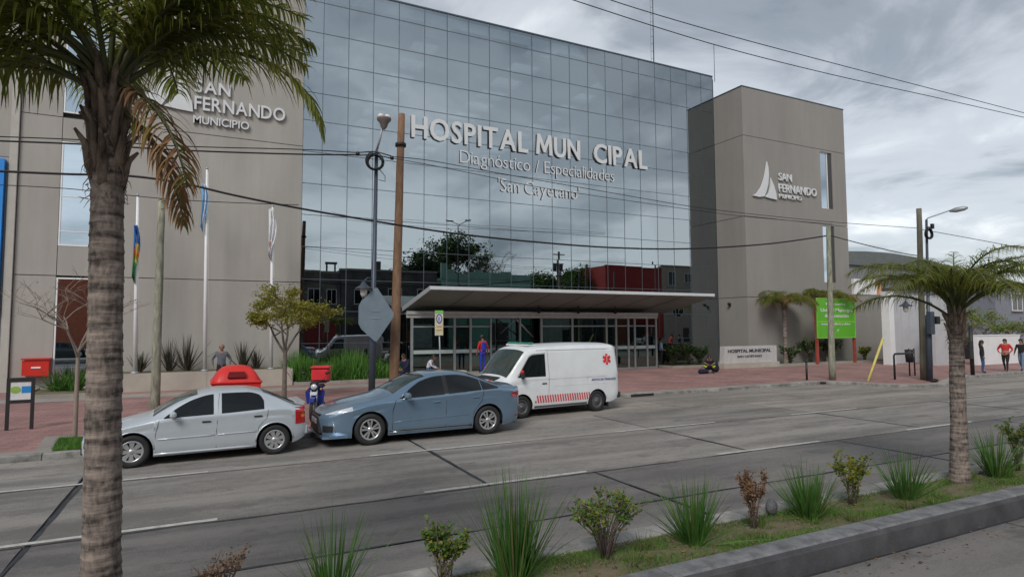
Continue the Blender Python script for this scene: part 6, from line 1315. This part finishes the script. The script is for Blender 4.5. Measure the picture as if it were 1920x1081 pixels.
    q.build('eyes', m_hair, body, local=True); q = MB(); q.box(hd+Vector((0, .092, -.052))*k, (.045*k, .008, .010)); q.build('mouth', M('lip', (.25, .09, .08), .5), body, local=True)
    for sx in (-.093, .093): q = MB(); q.ball(hd+Vector((sx, .0, -.005))*k, .024*k, 6, sq=(.4, .8, 1.2)); q.build('ear', skin, body, local=True)
    if extra: extra(body, J, k)
    return body
def mod(base, **kw): d = dict(base); d.update(kw); return d
m_navy = pmat('navy', (.012, .014, .045)); m_black_c = pmat('black', (.016, .016, .018)); m_redc = pmat('red', (.50, .03, .03)); m_blue_c = pmat('blue', (.02, .04, .35)); m_lb = pmat('light_blue', (.25, .40, .60)); m_wh = pmat('white', (.55, .55, .60)); m_jean = pmat('jeans', (.04, .09, .20)); m_grey_c = pmat('grey', (.10, .11, .13))
# man standing behind the planter front with elbows out
b = PY(415, 690, 27.3)
person('bald man in a dark top standing in front of the planter between flagpoles', (b.x, 27.3, PZ), PI, 1.76, mod(STAND, elL=(-.33, -.05, 1.20), wrL=(-.30, .05, .97), paL=(-.28, .10, .92), elR=(.33, -.05, 1.20), wrR=(.30, .05, .97), paR=(.28, .10, .92)), m_grey_c, m_black_c, m_skinD, m_skinD, bulk=1.1)
# two people sitting on the stone bench
b = PY(762, 680, 26.9); person('seated person in dark navy clothes at the left end of the stone bench', (b.x, 26.9, .48), PI/2+.5, 1.72, mod(SIT), m_navy, m_navy, m_skinD, hairlen=.12, bulk=1.15)
b = PY(802, 680, 26.9); person('person in a white top sitting hunched on the stone bench by the parking sign', (b.x, 26.9, .50), -PI/2-.5, 1.66, mod(SIT, chest=(0, .14, .47), neck=(0, .24, .60), chin=(0, .28, .65), head=(0, .31, .72), crown=(0, .32, .79), nose=(0, .41, .68), shL=(-.19, .15, .55), shR=(.19, .15, .55)), m_wh, m_jean, hairlen=.1)
# paramedic with red sleeves and blue overalls
def bib(body, J, k):
    c = J['chest']*k; q = MB(); q.box(c+Vector((0, .0, -.12))*k, (.25*k, .335*k, .42*k), bev=.05); q.build('bib', m_blue_c, body, local=True)
    q = MB(); q.lathe([(0, .10), (.085, .08), (.108, .02), (.115, -.01), (0, -.01)], J['head']*k+Vector((0, -.01, .03))*k, n=14); q.build('cap', m_grey_c, body, local=True)
b = PY(905, 660, 27.6); person('paramedic in red sleeves and bright blue overalls standing on the entrance step', (b.x, 27.6, .34), .25, 1.80, mod(STAND, elL=(-.29, -.03, 1.17), wrL=(-.31, .04, .92), paL=(-.31, .06, .86), elR=(.29, -.03, 1.17), wrR=(.31, .04, .92), paR=(.31, .06, .86)), m_redc, m_blue_c, m_skinD, extra=bib)
# persons by the glass
b = PY(845, 660, 29.7); person('person in a light blue shirt and jeans behind the entrance glass', (b.x, 29.7, PZ), .6, 1.66, STAND, m_lb, m_jean, m_skinD)
b = PY(808, 650, 29.8); person('visitor in a dusky pink top deep inside the entrance hall', (b.x, 29.8, PZ), -.6, 1.72, STAND, pmat('pink', (.25, .12, .14)), m_black_c)
b = PY(1240, 686, 29.4); b.z = PZ; person('guard in a light blue shirt and black trousers standing beside the glass doors', b, -2.4, 1.74, mod(STAND, elR=(.30, .05, 1.15), wrR=(.20, .22, 1.02), paR=(.14, .27, 1.0)), m_lb, m_black_c, m_skinD, sleeves=False)
# squatting pair with backpack and reflective bands
def bands(body, J, k):
    for s_ in 'LR':
        a, b2 = J['knee'+s_]*k, J['ank'+s_]*k; q = MB(); q.tube([a.lerp(b2, .18), a.lerp(b2, .45)], .078*k, 10); q.build('reflective_band', M('hi_vis', (.45, .60, .05), .4), body, local=True)
b = PG(1330, 699, PZ); person('person squatting on the pavement in black top and lime banded trousers', b, PI-.7, 1.75, SQUAT, m_black_c, m_navy, m_skinD, sleeves=False, extra=bands, bulk=1.1)
bp_ = b+Vector((.75, .35, 0)); q = MB(); q.box((0, 0, .27), (.42, .28, .52), bev=.09); o = q.build('backpack', m_navy, None, loc=bp_, local=True); tag(o, 'dark backpack lying right of the squatting person', 'bag'); q = MB(); q.box((0, -.16, .22), (.28, .08, .24), bev=.03); q.build('pocket', m_black_c, o, local=True)
q = MB(); q.box((0, 0, .12), (.6, .3, .24), bev=.08); o = q.build('tool_bag', m_navy, None, loc=b+Vector((-.55, -.15, 0)), local=True); tag(o, 'low dark bag lying left of the squatting person', 'bag'); q = MB(); q.tube([(-.2, 0, .22), (-.1, 0, .34), (.1, 0, .34), (.2, 0, .22)], .014, 6); q.build('handle', m_trim, o, local=True)
# walkers at the far right
WALK = mod(STAND, kneeL=(-.10, .16, .50), ankL=(-.10, .20, .10), toeL=(-.11, .36, .05), kneeR=(.10, -.02, .50), ankR=(.10, -.26, .14), toeR=(.10, -.12, .05), elL=(-.25, -.12, 1.17), wrL=(-.25, .0, .93), paL=(-.25, .04, .87), elR=(.25, .06, 1.16), wrR=(.24, .20, .95), paR=(.24, .25, .90))
b = PG(1843, 699, PZ); person('woman in black jacket over a light top walking away near the black post', b, PI+.4, 1.64, mod(STAND, kneeL=(-.09, .05, .5)), m_black_c, m_jean, m_skinD, hairlen=.25)
b = PG(1887, 696, PZ); person('stout person in a bright red jacket and black trousers walking', b, PI/2+.2, 1.68, mod(WALK, elL=(-.33, .02, 1.2), wrL=(-.25, .18, 1.05), paL=(-.2, .2, 1.02), elR=(.33, .02, 1.2), wrR=(.25, .18, 1.05), paR=(.2, .2, 1.02)), m_redc, m_black_c, bulk=1.3, hairlen=.15)
b = PG(1917, 695, PZ); person('person in a black top and light jeans cut by the right edge of the picture', b, PI/2, 1.68, WALK, m_black_c, pmat('pale_jeans', (.15, .22, .32)), hairlen=.2)
